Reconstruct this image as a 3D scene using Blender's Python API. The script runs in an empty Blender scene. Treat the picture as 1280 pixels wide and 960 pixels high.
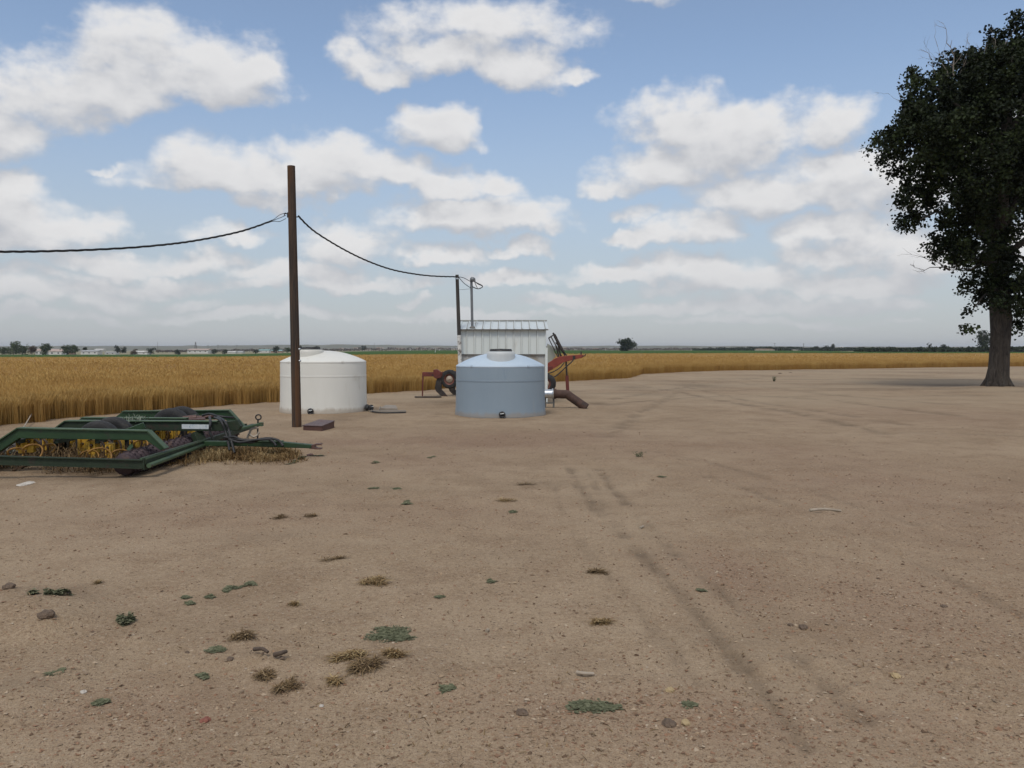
import bpy, bmesh, math, random
import numpy as np
from mathutils import Vector, Matrix
R = math.radians
random.seed(7)
RNG = np.random.default_rng(11)
sc = bpy.context.scene
COL = sc.collection

# ------------------------------------------------------------------ camera
CAM_H = 1.6
FPX = 1033.0                      # focal length in pixels of the 1280 wide photograph
PITCH = math.atan(43.0 / FPX)
cam_d = bpy.data.cameras.new("camera")
cam_d.sensor_width = 36.0
cam_d.lens = 36.0 * FPX / 1280.0
cam_d.clip_start = 0.1
cam_d.clip_end = 60000
cam = bpy.data.objects.new("camera", cam_d)
COL.objects.link(cam)
cam.location = (0, 0, CAM_H)
cam.rotation_euler = (R(90) - PITCH, 0, 0)
sc.camera = cam

# ------------------------------------------------------------------ light
SUN_EL, SUN_AZ = R(56), R(196)    # azimuth clockwise from +Y
sun_d = bpy.data.lights.new("sun", 'SUN')
sun_d.energy = 1.5
sun_d.angle = R(16)
sun_d.color = (1.0, 0.93, 0.82)
sun = bpy.data.objects.new("sun", sun_d)
COL.objects.link(sun)
sd = Vector((math.sin(SUN_AZ) * math.cos(SUN_EL), math.cos(SUN_AZ) * math.cos(SUN_EL), math.sin(SUN_EL)))
sun.rotation_euler = sd.to_track_quat('Z', 'Y').to_euler()
sun.location = sd * 60

sc.view_settings.view_transform = 'Standard'
sc.view_settings.look = 'None'
sc.view_settings.exposure = 0.1
sc.view_settings.gamma = 1.0
sc.view_settings.use_curve_mapping = False

# ------------------------------------------------------------------ pixel <-> place
def ray(px, py):
    x, u = (px - 640) / FPX, -(py - 480) / FPX
    c, s = math.cos(PITCH), math.sin(PITCH)
    return Vector((x, c + u * s, -s + u * c))
def gp(px, py, z=0.0):
    d = ray(px, py)
    t = (z - CAM_H) / d.z
    return Vector((d.x * t, d.y * t, z))
def at(px, py, Y):
    d = ray(px, py)
    t = Y / d.y
    return Vector((d.x * t, Y, CAM_H + d.z * t))

# ------------------------------------------------------------------ sky
wd = bpy.data.worlds.new("World")
sc.world = wd
wd.use_nodes = True
nt = wd.node_tree
N, L = nt.nodes, nt.links
N.clear()
def mth(tree, op, a, b=None, c=None, clamp=False):
    n = tree.nodes.new('ShaderNodeMath'); n.operation = op; n.use_clamp = clamp
    for i, v in enumerate((a, b, c)):
        if v is None: continue
        if isinstance(v, (int, float)): n.inputs[i].default_value = v
        else: tree.links.new(v, n.inputs[i])
    return n.outputs[0]
def vmt(tree, op, a, b=None, scale=None):
    n = tree.nodes.new('ShaderNodeVectorMath'); n.operation = op
    for i, v in enumerate((a, b)):
        if v is None: continue
        if isinstance(v, (tuple, list)): n.inputs[i].default_value = v
        else: tree.links.new(v, n.inputs[i])
    if scale is not None: n.inputs['Scale'].default_value = scale
    return n.outputs['Value'] if op in ('LENGTH', 'DOT_PRODUCT', 'DISTANCE') else n.outputs[0]
def vmadd(tree, a, m, c):
    n = tree.nodes.new('ShaderNodeVectorMath'); n.operation = 'MULTIPLY_ADD'
    tree.links.new(a, n.inputs[0]); n.inputs[1].default_value = m; n.inputs[2].default_value = c
    return n.outputs[0]
def mapr(tree, v, a, b, c=0.0, d=1.0, smooth=True):
    n = tree.nodes.new('ShaderNodeMapRange')
    n.interpolation_type = 'SMOOTHSTEP' if smooth else 'LINEAR'
    tree.links.new(v, n.inputs['Value'])
    for k, val in zip(('From Min', 'From Max', 'To Min', 'To Max'), (a, b, c, d)): n.inputs[k].default_value = val
    return n.outputs['Result']
def mixc(tree, f, a, b, blend='MIX'):
    n = tree.nodes.new('ShaderNodeMix'); n.data_type = 'RGBA'; n.blend_type = blend
    for s, v in ((n.inputs[0], f), (n.inputs[6], a), (n.inputs[7], b)):
        if isinstance(v, (int, float)): s.default_value = v
        elif isinstance(v, (tuple, list)): s.default_value = (*v[:3], 1)
        else: tree.links.new(v, s)
    return n.outputs[2]
def noise(tree, vec, scale, detail=4, rough=.55, dist=0.0, out='Fac'):
    n = tree.nodes.new('ShaderNodeTexNoise')
    if vec is not None: tree.links.new(vec, n.inputs['Vector'])
    n.inputs['Scale'].default_value = scale; n.inputs['Detail'].default_value = detail
    n.inputs['Roughness'].default_value = rough; n.inputs['Distortion'].default_value = dist
    return n.outputs[out]

# clouds (centre and half size in the photograph, turned into compass angles; strength)
CLOUDS = [
 (255,92,92,40,1.1),(150,100,95,48,1.1),(55,118,75,46,1.05),(0,150,60,40,.95),(312,90,32,28,1),(200,45,110,40,.9),(-90,130,90,60,1),
 (580,74,140,32,1.0),(650,86,62,32,1),(712,88,36,17,.95),(470,72,58,28,.9),(600,30,150,36,.9),
 (545,164,66,30,1.05),(520,152,36,22,.95),(580,158,32,22,.95),
 (25,252,70,32,1),(70,276,72,26,1),(0,292,95,26,1),(-80,260,90,50,1),(20,228,40,22,.9),
 (288,208,72,38,1),(412,200,62,34,1.05),(470,216,74,30,1.05),(330,228,135,26,1.1),(565,232,70,24,1),(625,236,46,20,.9),(345,254,58,16,.85),(245,230,56,20,.95),
 (600,274,122,28,1.1),(655,268,66,27,1),(540,280,62,20,.95),
 (430,302,74,28,1),(385,338,92,19,.95),(556,320,52,17,1),
 (130,326,56,20,.85),(235,322,80,18,.85),(280,290,70,16,.7),
 (850,152,82,46,1.1),(940,160,74,46,1.05),(1020,158,56,36,.95),(830,210,92,36,1.05),(762,230,44,24,.9),(900,192,105,32,1.1),(870,128,44,24,1),(930,128,30,18,.9),
 (990,236,132,38,1.1),(1088,236,62,40,1),(1060,214,56,26,.95),(1150,240,80,40,.9),
 (866,284,62,26,1.05),(795,270,36,18,.8),(786,301,40,9,.75),(840,298,60,16,.9),
 (1052,284,86,22,.85),(864,334,94,20,.95),(960,342,96,19,.95),(1062,312,90,24,1),(905,352,104,22,.9),(1130,320,100,34,.95),
 (90,366,110,22,.95),(240,374,50,12,.85),(532,373,36,10,.9),(705,372,90,14,.8),(1000,375,170,18,.85),(60,345,90,14,.8),(330,355,70,12,.7),
 (150,205,28,7,.5),(450,352,120,14,.95),(620,345,90,12,.9),(180,350,90,13,.95),(760,340,80,12,.9),(330,392,160,11,.9),(850,385,150,12,.95),(1060,350,120,16,1),(600,395,120,9,.85),(960,400,170,9,.85),(60,395,110,9,.85),(650,310,60,12,.85),(1250,200,120,60,.9),(1400,140,120,60,1),(-240,200,130,50,1),(1330,300,120,40,.8),(-220,330,160,30,.7),
 (900,-40,130,30,.9),(330,-60,150,36,1),(60,-120,160,50,1),(640,-140,170,50,1),(1150,-110,150,50,1)]
g = bpy.data.node_groups.new("cloud_density", 'ShaderNodeTree')
g.interface.new_socket('P', in_out='INPUT', socket_type='NodeSocketVector')
g.interface.new_socket('D', in_out='OUTPUT', socket_type='NodeSocketFloat')
gi, go = g.nodes.new('NodeGroupInput'), g.nodes.new('NodeGroupOutput')
P = gi.outputs[0]
w1 = vmt(g, 'SUBTRACT', noise(g, P, 7, 2, .5, 0, 'Color'), (.5, .5, .5))
w2 = vmt(g, 'SUBTRACT', noise(g, P, 26, 3, .6, 0, 'Color'), (.5, .5, .5))
Pw = vmt(g, 'ADD', P, vmt(g, 'MULTIPLY', w1, (.10, .055, 0)))
Pw = vmt(g, 'ADD', Pw, vmt(g, 'MULTIPLY', w2, (.05, .034, 0)))
acc = None
for (cx, cy, rx, ry, st) in CLOUDS:
    d = ray(cx, cy).normalized()
    az, el = math.atan2(d.x, d.y), math.asin(d.z)
    kx, ky = FPX / rx / .95, FPX / ry / 1.02
    el -= .16 * ry / FPX
    q = vmadd(g, Pw, (kx, ky, 0), (-az * kx, -el * ky, 0))
    q = vmt(g, 'MAXIMUM', q, vmt(g, 'MULTIPLY', q, (-1, -1.55, 1)))
    f = mth(g, 'MULTIPLY_ADD', vmt(g, 'DOT_PRODUCT', q, q), -.62, st)
    acc = f if acc is None else mth(g, 'SMOOTH_MAX', acc, f, .18)
fb = noise(g, vmt(g, 'MULTIPLY', P, (1, 1.6, 1)), 17, 7, .55)
D = mth(g, 'SUBTRACT', acc, mth(g, 'MULTIPLY', mth(g, 'SUBTRACT', fb, .38), 1.9))
g.links.new(D, go.inputs[0])

tc = N.new('ShaderNodeTexCoord')
sep = N.new('ShaderNodeSeparateXYZ'); L.new(tc.outputs['Generated'], sep.inputs[0])
dx, dy, dz = sep.outputs
az = mth(nt, 'ARCTAN2', dx, dy)
el = mth(nt, 'ARCSINE', dz)
cmb = N.new('ShaderNodeCombineXYZ'); L.new(az, cmb.inputs[0]); L.new(el, cmb.inputs[1])
Pv = cmb.outputs[0]
def dens(vec):
    n = N.new('ShaderNodeGroup'); n.node_tree = g
    L.new(vec, n.inputs[0]); return n.outputs[0]
d0 = dens(Pv)
d1 = dens(vmt(nt, 'ADD', Pv, (.004, .026, 0)))
cover = mapr(nt, d0, -.16, .66)
lit = mapr(nt, mth(nt, 'SUBTRACT', d0, d1), -.62, .62)
thick = mapr(nt, d0, .2, 1.25)
# the rest of the sky dome, away from the photographed part: a layer of broken cloud
zz = mth(nt, 'MAXIMUM', dz, .06)
cm2 = N.new('ShaderNodeCombineXYZ'); L.new(mth(nt, 'DIVIDE', dx, zz), cm2.inputs[0]); L.new(mth(nt, 'DIVIDE', dy, zz), cm2.inputs[1])
gen = mapr(nt, noise(nt, cm2.outputs[0], 1.1, 6, .55), .42, .58)
side = mth(nt, 'MAXIMUM', mapr(nt, mth(nt, 'ABSOLUTE', az), .72, .95), mapr(nt, el, .50, .66))
front = mth(nt, 'SUBTRACT', 1.0, side)
cover = mth(nt, 'ADD', mth(nt, 'MULTIPLY', cover, front), mth(nt, 'MULTIPLY', gen, side))
thin = mapr(nt, el, .0, .08, .5, 1)
cover = mth(nt, 'MULTIPLY', cover, thin)
sky = N.new('ShaderNodeTexSky'); sky.sky_type = 'NISHITA'; sky.sun_disc = False
sky.sun_elevation = SUN_EL; sky.sun_rotation = SUN_AZ
sky.altitude = 1300; sky.air_density = 1.1; sky.dust_density = 1.2; sky.ozone_density = 3.0
SKY_TINT = (1.55, 1.47, 1.38)
skyc = mixc(nt, 1.0, sky.outputs[0], SKY_TINT, 'MULTIPLY')
hz = mapr(nt, el, -.02, .36, .88, .14)
skyc = mixc(nt, hz, skyc, (3.90, 4.15, 4.55))         # summer haze low in the sky
ccol = mixc(nt, lit, (4.75, 4.87, 5.2), (7.6, 7.55, 7.55))
ccol = mixc(nt, mth(nt, 'MULTIPLY', thick, .35), ccol, (5.7, 5.7, 5.85))
ccol = mixc(nt, mapr(nt, el, .02, .13, .6, 0), ccol, (5.0, 5.1, 5.35))
allc = mixc(nt, mth(nt, 'MULTIPLY', cover, .97), skyc, ccol)
bg = N.new('ShaderNodeBackground'); bg.inputs['Strength'].default_value = 0.1
L.new(allc, bg.inputs['Color'])
wo = N.new('ShaderNodeOutputWorld'); L.new(bg.outputs[0], wo.inputs['Surface'])
wd.cycles.sampling_method = 'MANUAL'; wd.cycles.sample_map_resolution = 512

# ------------------------------------------------------------------ numeric noise and the lie of the land
def _h(i, j, s):
    n = (i.astype(np.int64) * 374761393 + j.astype(np.int64) * 668265263 + s * 974711) & 0xFFFFFFFF
    n = ((n ^ (n >> 13)) * 1274126177) & 0xFFFFFFFF
    return ((n ^ (n >> 16)) & 0xFFFF) / 65535.0
def vn(x, y, s=0):
    i, j = np.floor(x), np.floor(y)
    fx, fy = x - i, y - j
    fx, fy = fx * fx * (3 - 2 * fx), fy * fy * (3 - 2 * fy)
    a = _h(i, j, s) * (1 - fx) + _h(i + 1, j, s) * fx
    b = _h(i, j + 1, s) * (1 - fx) + _h(i + 1, j + 1, s) * fx
    return a * (1 - fy) + b * fy
def fbm(x, y, s=0, o=4, g=.5):
    t, a, n = 0, 1, 0
    for k in range(o):
        t = t + a * vn(x * 2 ** k + 17.3 * k, y * 2 ** k - 9.1 * k, s + k); n += a; a *= g
    return t / n
def sst(a, b, x):
    t = np.clip((x - a) / (b - a), 0, 1); return t * t * (3 - 2 * t)
def land(x, y):
    """gentle fall of the fields towards the valley on the left"""
    x, y = np.asarray(x, float), np.asarray(y, float)
    a = np.arctan2(x, np.maximum(y, 1.0))
    w = 1 - sst(math.atan(-420 / FPX), math.atan(-80 / FPX), a)
    s = np.interp(y, [0, 70, 150, 250, 450, 700, 1200], [0, 0, -.4, -1.0, -1.95, -2.8, -3.8])
    return w * s
def seg_d(x, y, pts):
    best = np.full(np.shape(x), 1e9)
    for (ax, ay), (bx, by) in zip(pts[:-1], pts[1:]):
        ux, uy = bx - ax, by - ay
        t = np.clip(((x - ax) * ux + (y - ay) * uy) / (ux * ux + uy * uy), 0, 1)
        best = np.minimum(best, np.hypot(x - ax - t * ux, y - ay - t * uy))
    return best
def gpts(l): return [tuple(gp(a, b).xy) for a, b in l]
TRACKS = [(gpts([(712,585),(728,615),(752,645),(800,690),(850,740),(930,830),(1010,935)]), .048, 1.0),
          (gpts([(748,585),(768,615),(800,650),(870,715),(960,790),(1080,900)]), .048, 1.0),
          (gpts([(735,590),(760,640),(815,705),(905,805),(960,880)]), .025, .6),
          (gpts([(690,600),(700,640),(735,690),(790,750),(870,850)]), .03, .5),
          (gpts([(868,590),(930,610),(1000,640),(1110,690),(1300,780)]), .04, .6),
          (gpts([(820,565),(900,580),(1010,612),(1150,660)]), .05, .5),
          (gpts([(765,499),(830,487),(890,479),(960,471),(1050,468)]), .24, .9),
          (gpts([(760,506),(840,498),(930,493),(1040,500),(1200,520)]), .22, .7),
          (gpts([(800,482),(850,490),(900,500),(990,515),(1100,540)]), .22, .9),
          (gpts([(830,478),(875,487),(930,500),(1010,512),(1130,530)]), .22, .75),
          (gpts([(870,477),(845,490),(830,500),(800,515),(760,545)]), .22, .65),
          (gpts([(900,474),(960,484),(1040,494),(1180,505)]), .25, .6),
          (gpts([(1040,545),(1160,540),(1300,548)]), .12, .5),
          (gpts([(100,528),(200,518),(300,510),(352,507)]), .12, .5)]
PATCH = [(872,482,30,3,.9),(790,484,26,2.4,.7),(810,492,30,2.4,.55),(748,505,22,1.8,.95),(700,512,30,3,.4),(1190,482,90,3,.95),(1262,486,30,1.6,.8),(1130,474,60,1.0,.7),(1150,465,90,.9,.5),(990,471,50,.8,.45),(1120,470,60,1.5,.5),(985,463,35,1.2,.6),(560,503,40,3.5,.75),(715,496,30,3,.4),  # shadows under tree and plough painted into the soil colour, besides damp patches
         (60,745,70,16,.35),(25,862,50,12,.4),(480,850,70,10,.3),(565,790,40,8,.2),(330,670,60,8,.35),(910,800,50,10,.3),(870,785,40,8,.3),(640,690,80,10,.2),
         (480,612,50,4,.35),(680,606,40,4,.35),(120,600,100,6,.5),(250,575,60,5,.5)]
GRAV = [(700,545,110,7,.9),(430,552,90,6,.8),(1180,520,160,14,.5),(960,560,150,14,.5),(620,550,160,12,1.0),(520,575,120,14,.5),(270,640,170,26,.5),(900,715,70,40,.9),(1090,600,200,60,.6),(1150,760,170,70,.55),(700,880,200,30,.5),(960,900,260,40,.7),(200,890,160,40,.45),(560,640,120,20,.4),(820,560,120,16,.5)]
def blobs(x, y, lst):
    out = np.zeros(np.shape(x))
    for (px, py, rx, ry, st) in lst:
        c, e = gp(px, py), gp(px + rx, py)
        f = gp(px, py - ry); n = gp(px, py + ry)
        sx, sy = abs(e.x - c.x), abs(f.y - n.y) / 2
        out = np.maximum(out, st * np.exp(-(((x - c.x) / sx) ** 2 + ((y - c.y) / sy) ** 2)))
    return out
MOUND = [(gp(12,742), .16, .05), (gp(60,762), .30, .05), (gp(58,790), .12, .05), (gp(95,775), .2, .03), (gp(15,775), .35, .06), (gp(25,870), .25, .035), (gp(465,838), .3, .035), (gp(505,845), .2, .03),
         (gp(352,652), .2, .03), (gp(300,805), .3, .03), (gp(1247,486), 1.6, .12)]
def track_mask(x, y):
    m = np.zeros(np.shape(x))
    for pts, w, s in TRACKS:
        wob = .07 * (vn(x * 2.2, y * 2.2, 5) - .5)
        m = np.maximum(m, s * sst(.25, .75, .55 * vn(x * 1.3, y * 1.3, 15) + .55 * vn(x * 7, y * 7, 16)) * np.exp(-((seg_d(x, y, pts) + wob) / w) ** 2))
    return m
def relief(x, y):
    x, y = np.asarray(x, float), np.asarray(y, float)
    k = 1 - sst(40, 110, np.abs(y))
    z = .05 * (fbm(x * .35, y * .35, 3, 3) - .5) + .034 * (fbm(x * 1.6, y * 1.6, 9, 4, .6) - .5)
    near = 1 - sst(12, 26, y)
    z = z + near * .016 * (fbm(x * 9, y * 9, 21, 3, .65) - .5)
    clod = sst(.64, .8, fbm(x * 5.5, y * 5.5, 31, 2))
    z = z + near * .022 * clod * sst(.45, .6, fbm(x * .7, y * .7, 41, 2))
    for c, r, h in MOUND:
        z = z + h * np.exp(-((x - c.x) ** 2 + (y - c.y) ** 2) / (r * r))
    tm = track_mask(x, y)
    z = z - .018 * tm * (1 + .7 * np.sin(y * 40 + x * 15) * near)
    return z * k
def gz(x, y): return float(relief(np.array([x]), np.array([y]))[0] + land(np.array([x]), np.array([y]))[0])
def on(px, py, dz=0.0):
    p = gp(px, py); p.z = gz(p.x, p.y) + dz; return p

# ------------------------------------------------------------------ object helpers
def tag(o, label=None, cat=None, group=None, kind=None):
    if label: o['label'] = label
    if cat: o['category'] = cat
    if group: o['group'] = group
    if kind: o['kind'] = kind
    return o
def thing(name, loc, label, cat, group=None):
    o = bpy.data.objects.new(name, None)
    o.empty_display_size = .2
    o.location = loc
    COL.objects.link(o)
    return tag(o, label, cat, group)
def root_loc(o):
    p = Vector((0, 0, 0))
    while o is not None:
        p += o.location; o = o.parent
    return p
def npmesh(name, verts, faces, material, parent=None, attrs=None, smooth=False, face_mat=None):
    verts = np.asarray(verts, np.float32); faces = np.asarray(faces, np.int32)
    me = bpy.data.meshes.new(name)
    nv, nf, k = len(verts), len(faces), faces.shape[1]
    me.vertices.add(nv); me.loops.add(nf * k); me.polygons.add(nf)
    if parent is not None: verts = verts - np.array(root_loc(parent), np.float32)
    me.vertices.foreach_set('co', verts.ravel())
    me.loops.foreach_set('vertex_index', faces.ravel())
    me.polygons.foreach_set('loop_start', np.arange(0, nf * k, k, dtype=np.int32))
    me.polygons.foreach_set('use_smooth', np.full(nf, smooth, dtype=bool))
    for a, v in (attrs or {}).items():
        at_ = me.attributes.new(a, 'FLOAT', 'POINT'); at_.data.foreach_set('value', np.asarray(v, np.float32))
    me.update(calc_edges=True)
    for m in (material if isinstance(material, (list, tuple)) else [material]): me.materials.append(m)
    if face_mat is not None: me.polygons.foreach_set('material_index', np.asarray(face_mat, np.int32))
    o = bpy.data.objects.new(name, me); COL.objects.link(o)
    if parent is not None: o.parent = parent
    return o
class MB:
    """gathers shapes in world coordinates; build() links them as one mesh"""
    def __init__(s): s.v, s.f, s.s = [], [], []
    def add(s, vs, fs, smooth=False):
        b = len(s.v); s.v += [Vector(p) for p in vs]
        s.f += [tuple(i + b for i in f) for f in fs]; s.s += [smooth] * len(fs)
        return s
    def box(s, c, size, rot=None):
        c = Vector(c); vs = []
        for z in (-.5, .5):
            for y in (-.5, .5):
                for x in (-.5, .5):
                    p = Vector((x * size[0], y * size[1], z * size[2]))
                    if rot is not None: p = rot @ p
                    vs.append(c + p)
        return s.add(vs, [(0, 2, 3, 1), (4, 5, 7, 6), (0, 1, 5, 4), (2, 6, 7, 3), (0, 4, 6, 2), (1, 3, 7, 5)])
    def beam(s, a, b, w, h, up=(0, 0, 1)):
        a, b = Vector(a), Vector(b); d = (b - a)
        x = d.normalized(); y = Vector(up).cross(x)
        if y.length < 1e-4: y = Vector((0, 1, 0)).cross(x)
        y.normalize(); z = x.cross(y)
        return s.box((a + b) / 2, (d.length, w, h), Matrix((x, y, z)).transposed())
    def tube(s, pts, r, n=8, caps=True):
        pts = [Vector(p) for p in pts]; m = len(pts)
        rs = r if isinstance(r, (list, tuple)) else [r] * m
        vs, fs = [], []
        ref = None
        for i, p in enumerate(pts):
            t = (pts[min(i + 1, m - 1)] - pts[max(i - 1, 0)]).normalized()
            if ref is None: ref = Vector((0, 0, 1)) if abs(t.z) < .9 else Vector((1, 0, 0))
            u = (ref - t * ref.dot(t)).normalized(); w = t.cross(u); ref = u
            for k in range(n):
                a = 2 * math.pi * k / n
                vs.append(p + (u * math.cos(a) + w * math.sin(a)) * rs[i])
        for i in range(m - 1):
            for k in range(n):
                k2 = (k + 1) % n
                fs.append((i * n + k, i * n + k2, (i + 1) * n + k2, (i + 1) * n + k))
        s.add(vs, fs, True)
        if caps:
            s.add(vs[:n][::-1], [tuple(range(n))]); s.add(vs[-n:], [tuple(range(n))])
        return s
    def lathe(s, prof, c, n=48, axis=None, smooth=True):
        c = Vector(c); vs, fs = [], []
        Q = Matrix.Identity(3) if axis is None else Vector(axis).to_track_quat('Z', 'Y').to_matrix()
        for (r, z) in prof:
            for k in range(n):
                a = 2 * math.pi * k / n
                vs.append(c + Q @ Vector((r * math.cos(a), r * math.sin(a), z)))
        for i in range(len(prof) - 1):
            for k in range(n):
                k2 = (k + 1) % n
                fs.append((i * n + k, i * n + k2, (i + 1) * n + k2, (i + 1) * n + k))
        return s.add(vs, fs, smooth)
    def prism(s, out, off):
        out = [Vector(p) for p in out]; off = Vector(off); n = len(out)
        fs = [tuple(range(n)), tuple(range(2 * n - 1, n - 1, -1))]
        fs += [(i, i + n, (i + 1) % n + n, (i + 1) % n) for i in range(n)]
        return s.add(out + [p + off for p in out], fs)
    def build(s, name, m, parent=None, bevel=0, label=None):
        o0 = root_loc(parent) if parent is not None else Vector((0, 0, 0))
        me = bpy.data.meshes.new(name)
        me.from_pydata([tuple(p - o0) for p in s.v], [], s.f)
        me.polygons.foreach_set('use_smooth', s.s)
        bm = bmesh.new(); bm.from_mesh(me)
        bmesh.ops.remove_doubles(bm, verts=bm.verts, dist=1e-5) if bevel < 0 else None
        bmesh.ops.recalc_face_normals(bm, faces=bm.faces)
        bm.to_mesh(me); bm.free()
        me.materials.append(m)
        o = bpy.data.objects.new(name, me); COL.objects.link(o)
        if parent is not None: o.parent = parent
        if bevel > 0:
            md = o.modifiers.new('bevel', 'BEVEL'); md.width = bevel; md.segments = 2; md.limit_method = 'ANGLE'
        if label: o['label'] = label
        return o

# ------------------------------------------------------------------ materials
def newmat(name):
    m = bpy.data.materials.new(name); m.use_nodes = True
    t = m.node_tree; t.nodes.clear()
    b = t.nodes.new('ShaderNodeBsdfPrincipled'); o = t.nodes.new('ShaderNodeOutputMaterial')
    t.links.new(b.outputs[0], o.inputs[0])
    return m, t, b
def objco(t):
    return t.nodes.new('ShaderNodeTexCoord').outputs['Object']
def setbump(t, b, h, strength=.4, dist=.02):
    n = t.nodes.new('ShaderNodeBump'); n.inputs['Strength'].default_value = strength; n.inputs['Distance'].default_value = dist
    t.links.new(h, n.inputs['Height']); t.links.new(n.outputs[0], b.inputs['Normal'])
def mat(name, c1, c2, scale=6, rough=.6, metal=0, bump=.15, stain=None, stain_amt=.5, stain_scale=3, stretch=(1, 1, 1), spec=.5):
    m, t, b = newmat(name)
    co = vmt(t, 'MULTIPLY', objco(t), stretch)
    n1 = noise(t, co, scale, 6, .6)
    c = mixc(t, mapr(t, n1, .3, .7), c1, c2)
    if stain:
        n2 = noise(t, co, stain_scale, 8, .65, .4)
        c = mixc(t, mapr(t, n2, .68 - .3 * stain_amt, .76 - .22 * stain_amt), c, stain)
    t.links.new(c, b.inputs['Base Color'])
    n3 = noise(t, co, scale * 6, 3, .6)
    t.links.new(mapr(t, n3, .2, .8, rough - .12, min(1, rough + .12)), b.inputs['Roughness'])
    b.inputs['Metallic'].default_value = metal
    b.inputs['Specular IOR Level'].default_value = spec
    if bump: setbump(t, b, n3, bump, .01)
    return m
def ramp_mat(name, cols, attr='tint', rough=.85, spec=.2, transl=0.0, var=None):
    m, t, b = newmat(name)
    a = t.nodes.new('ShaderNodeAttribute'); a.attribute_name = attr
    r = t.nodes.new('ShaderNodeValToRGB')
    e = r.color_ramp.elements
    while len(e) < len(cols): e.new(.5)
    for i, c in enumerate(cols):
        e[i].position = i / (len(cols) - 1); e[i].color = (*c, 1)
    t.links.new(a.outputs['Fac'], r.inputs[0])
    col = r.outputs[0]
    if var:
        geo = t.nodes.new('ShaderNodeNewGeometry')
        n = noise(t, geo.outputs['Position'], var[0], 4, .6)
        col = mixc(t, mapr(t, n, .3, .7, 0, var[2]), col, var[1])
    t.links.new(col, b.inputs['Base Color'])
    b.inputs['Roughness'].default_value = rough; b.inputs['Specular IOR Level'].default_value = spec
    if transl:
        tr = t.nodes.new('ShaderNodeBsdfTranslucent'); t.links.new(col, tr.inputs[0])
        mx = t.nodes.new('ShaderNodeMixShader'); mx.inputs[0].default_value = transl
        out = [n for n in t.nodes if n.type == 'OUTPUT_MATERIAL'][0]
        t.links.new(b.outputs[0], mx.inputs[1]); t.links.new(tr.outputs[0], mx.inputs[2]); t.links.new(mx.outputs[0], out.inputs[0])
    return m

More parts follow.
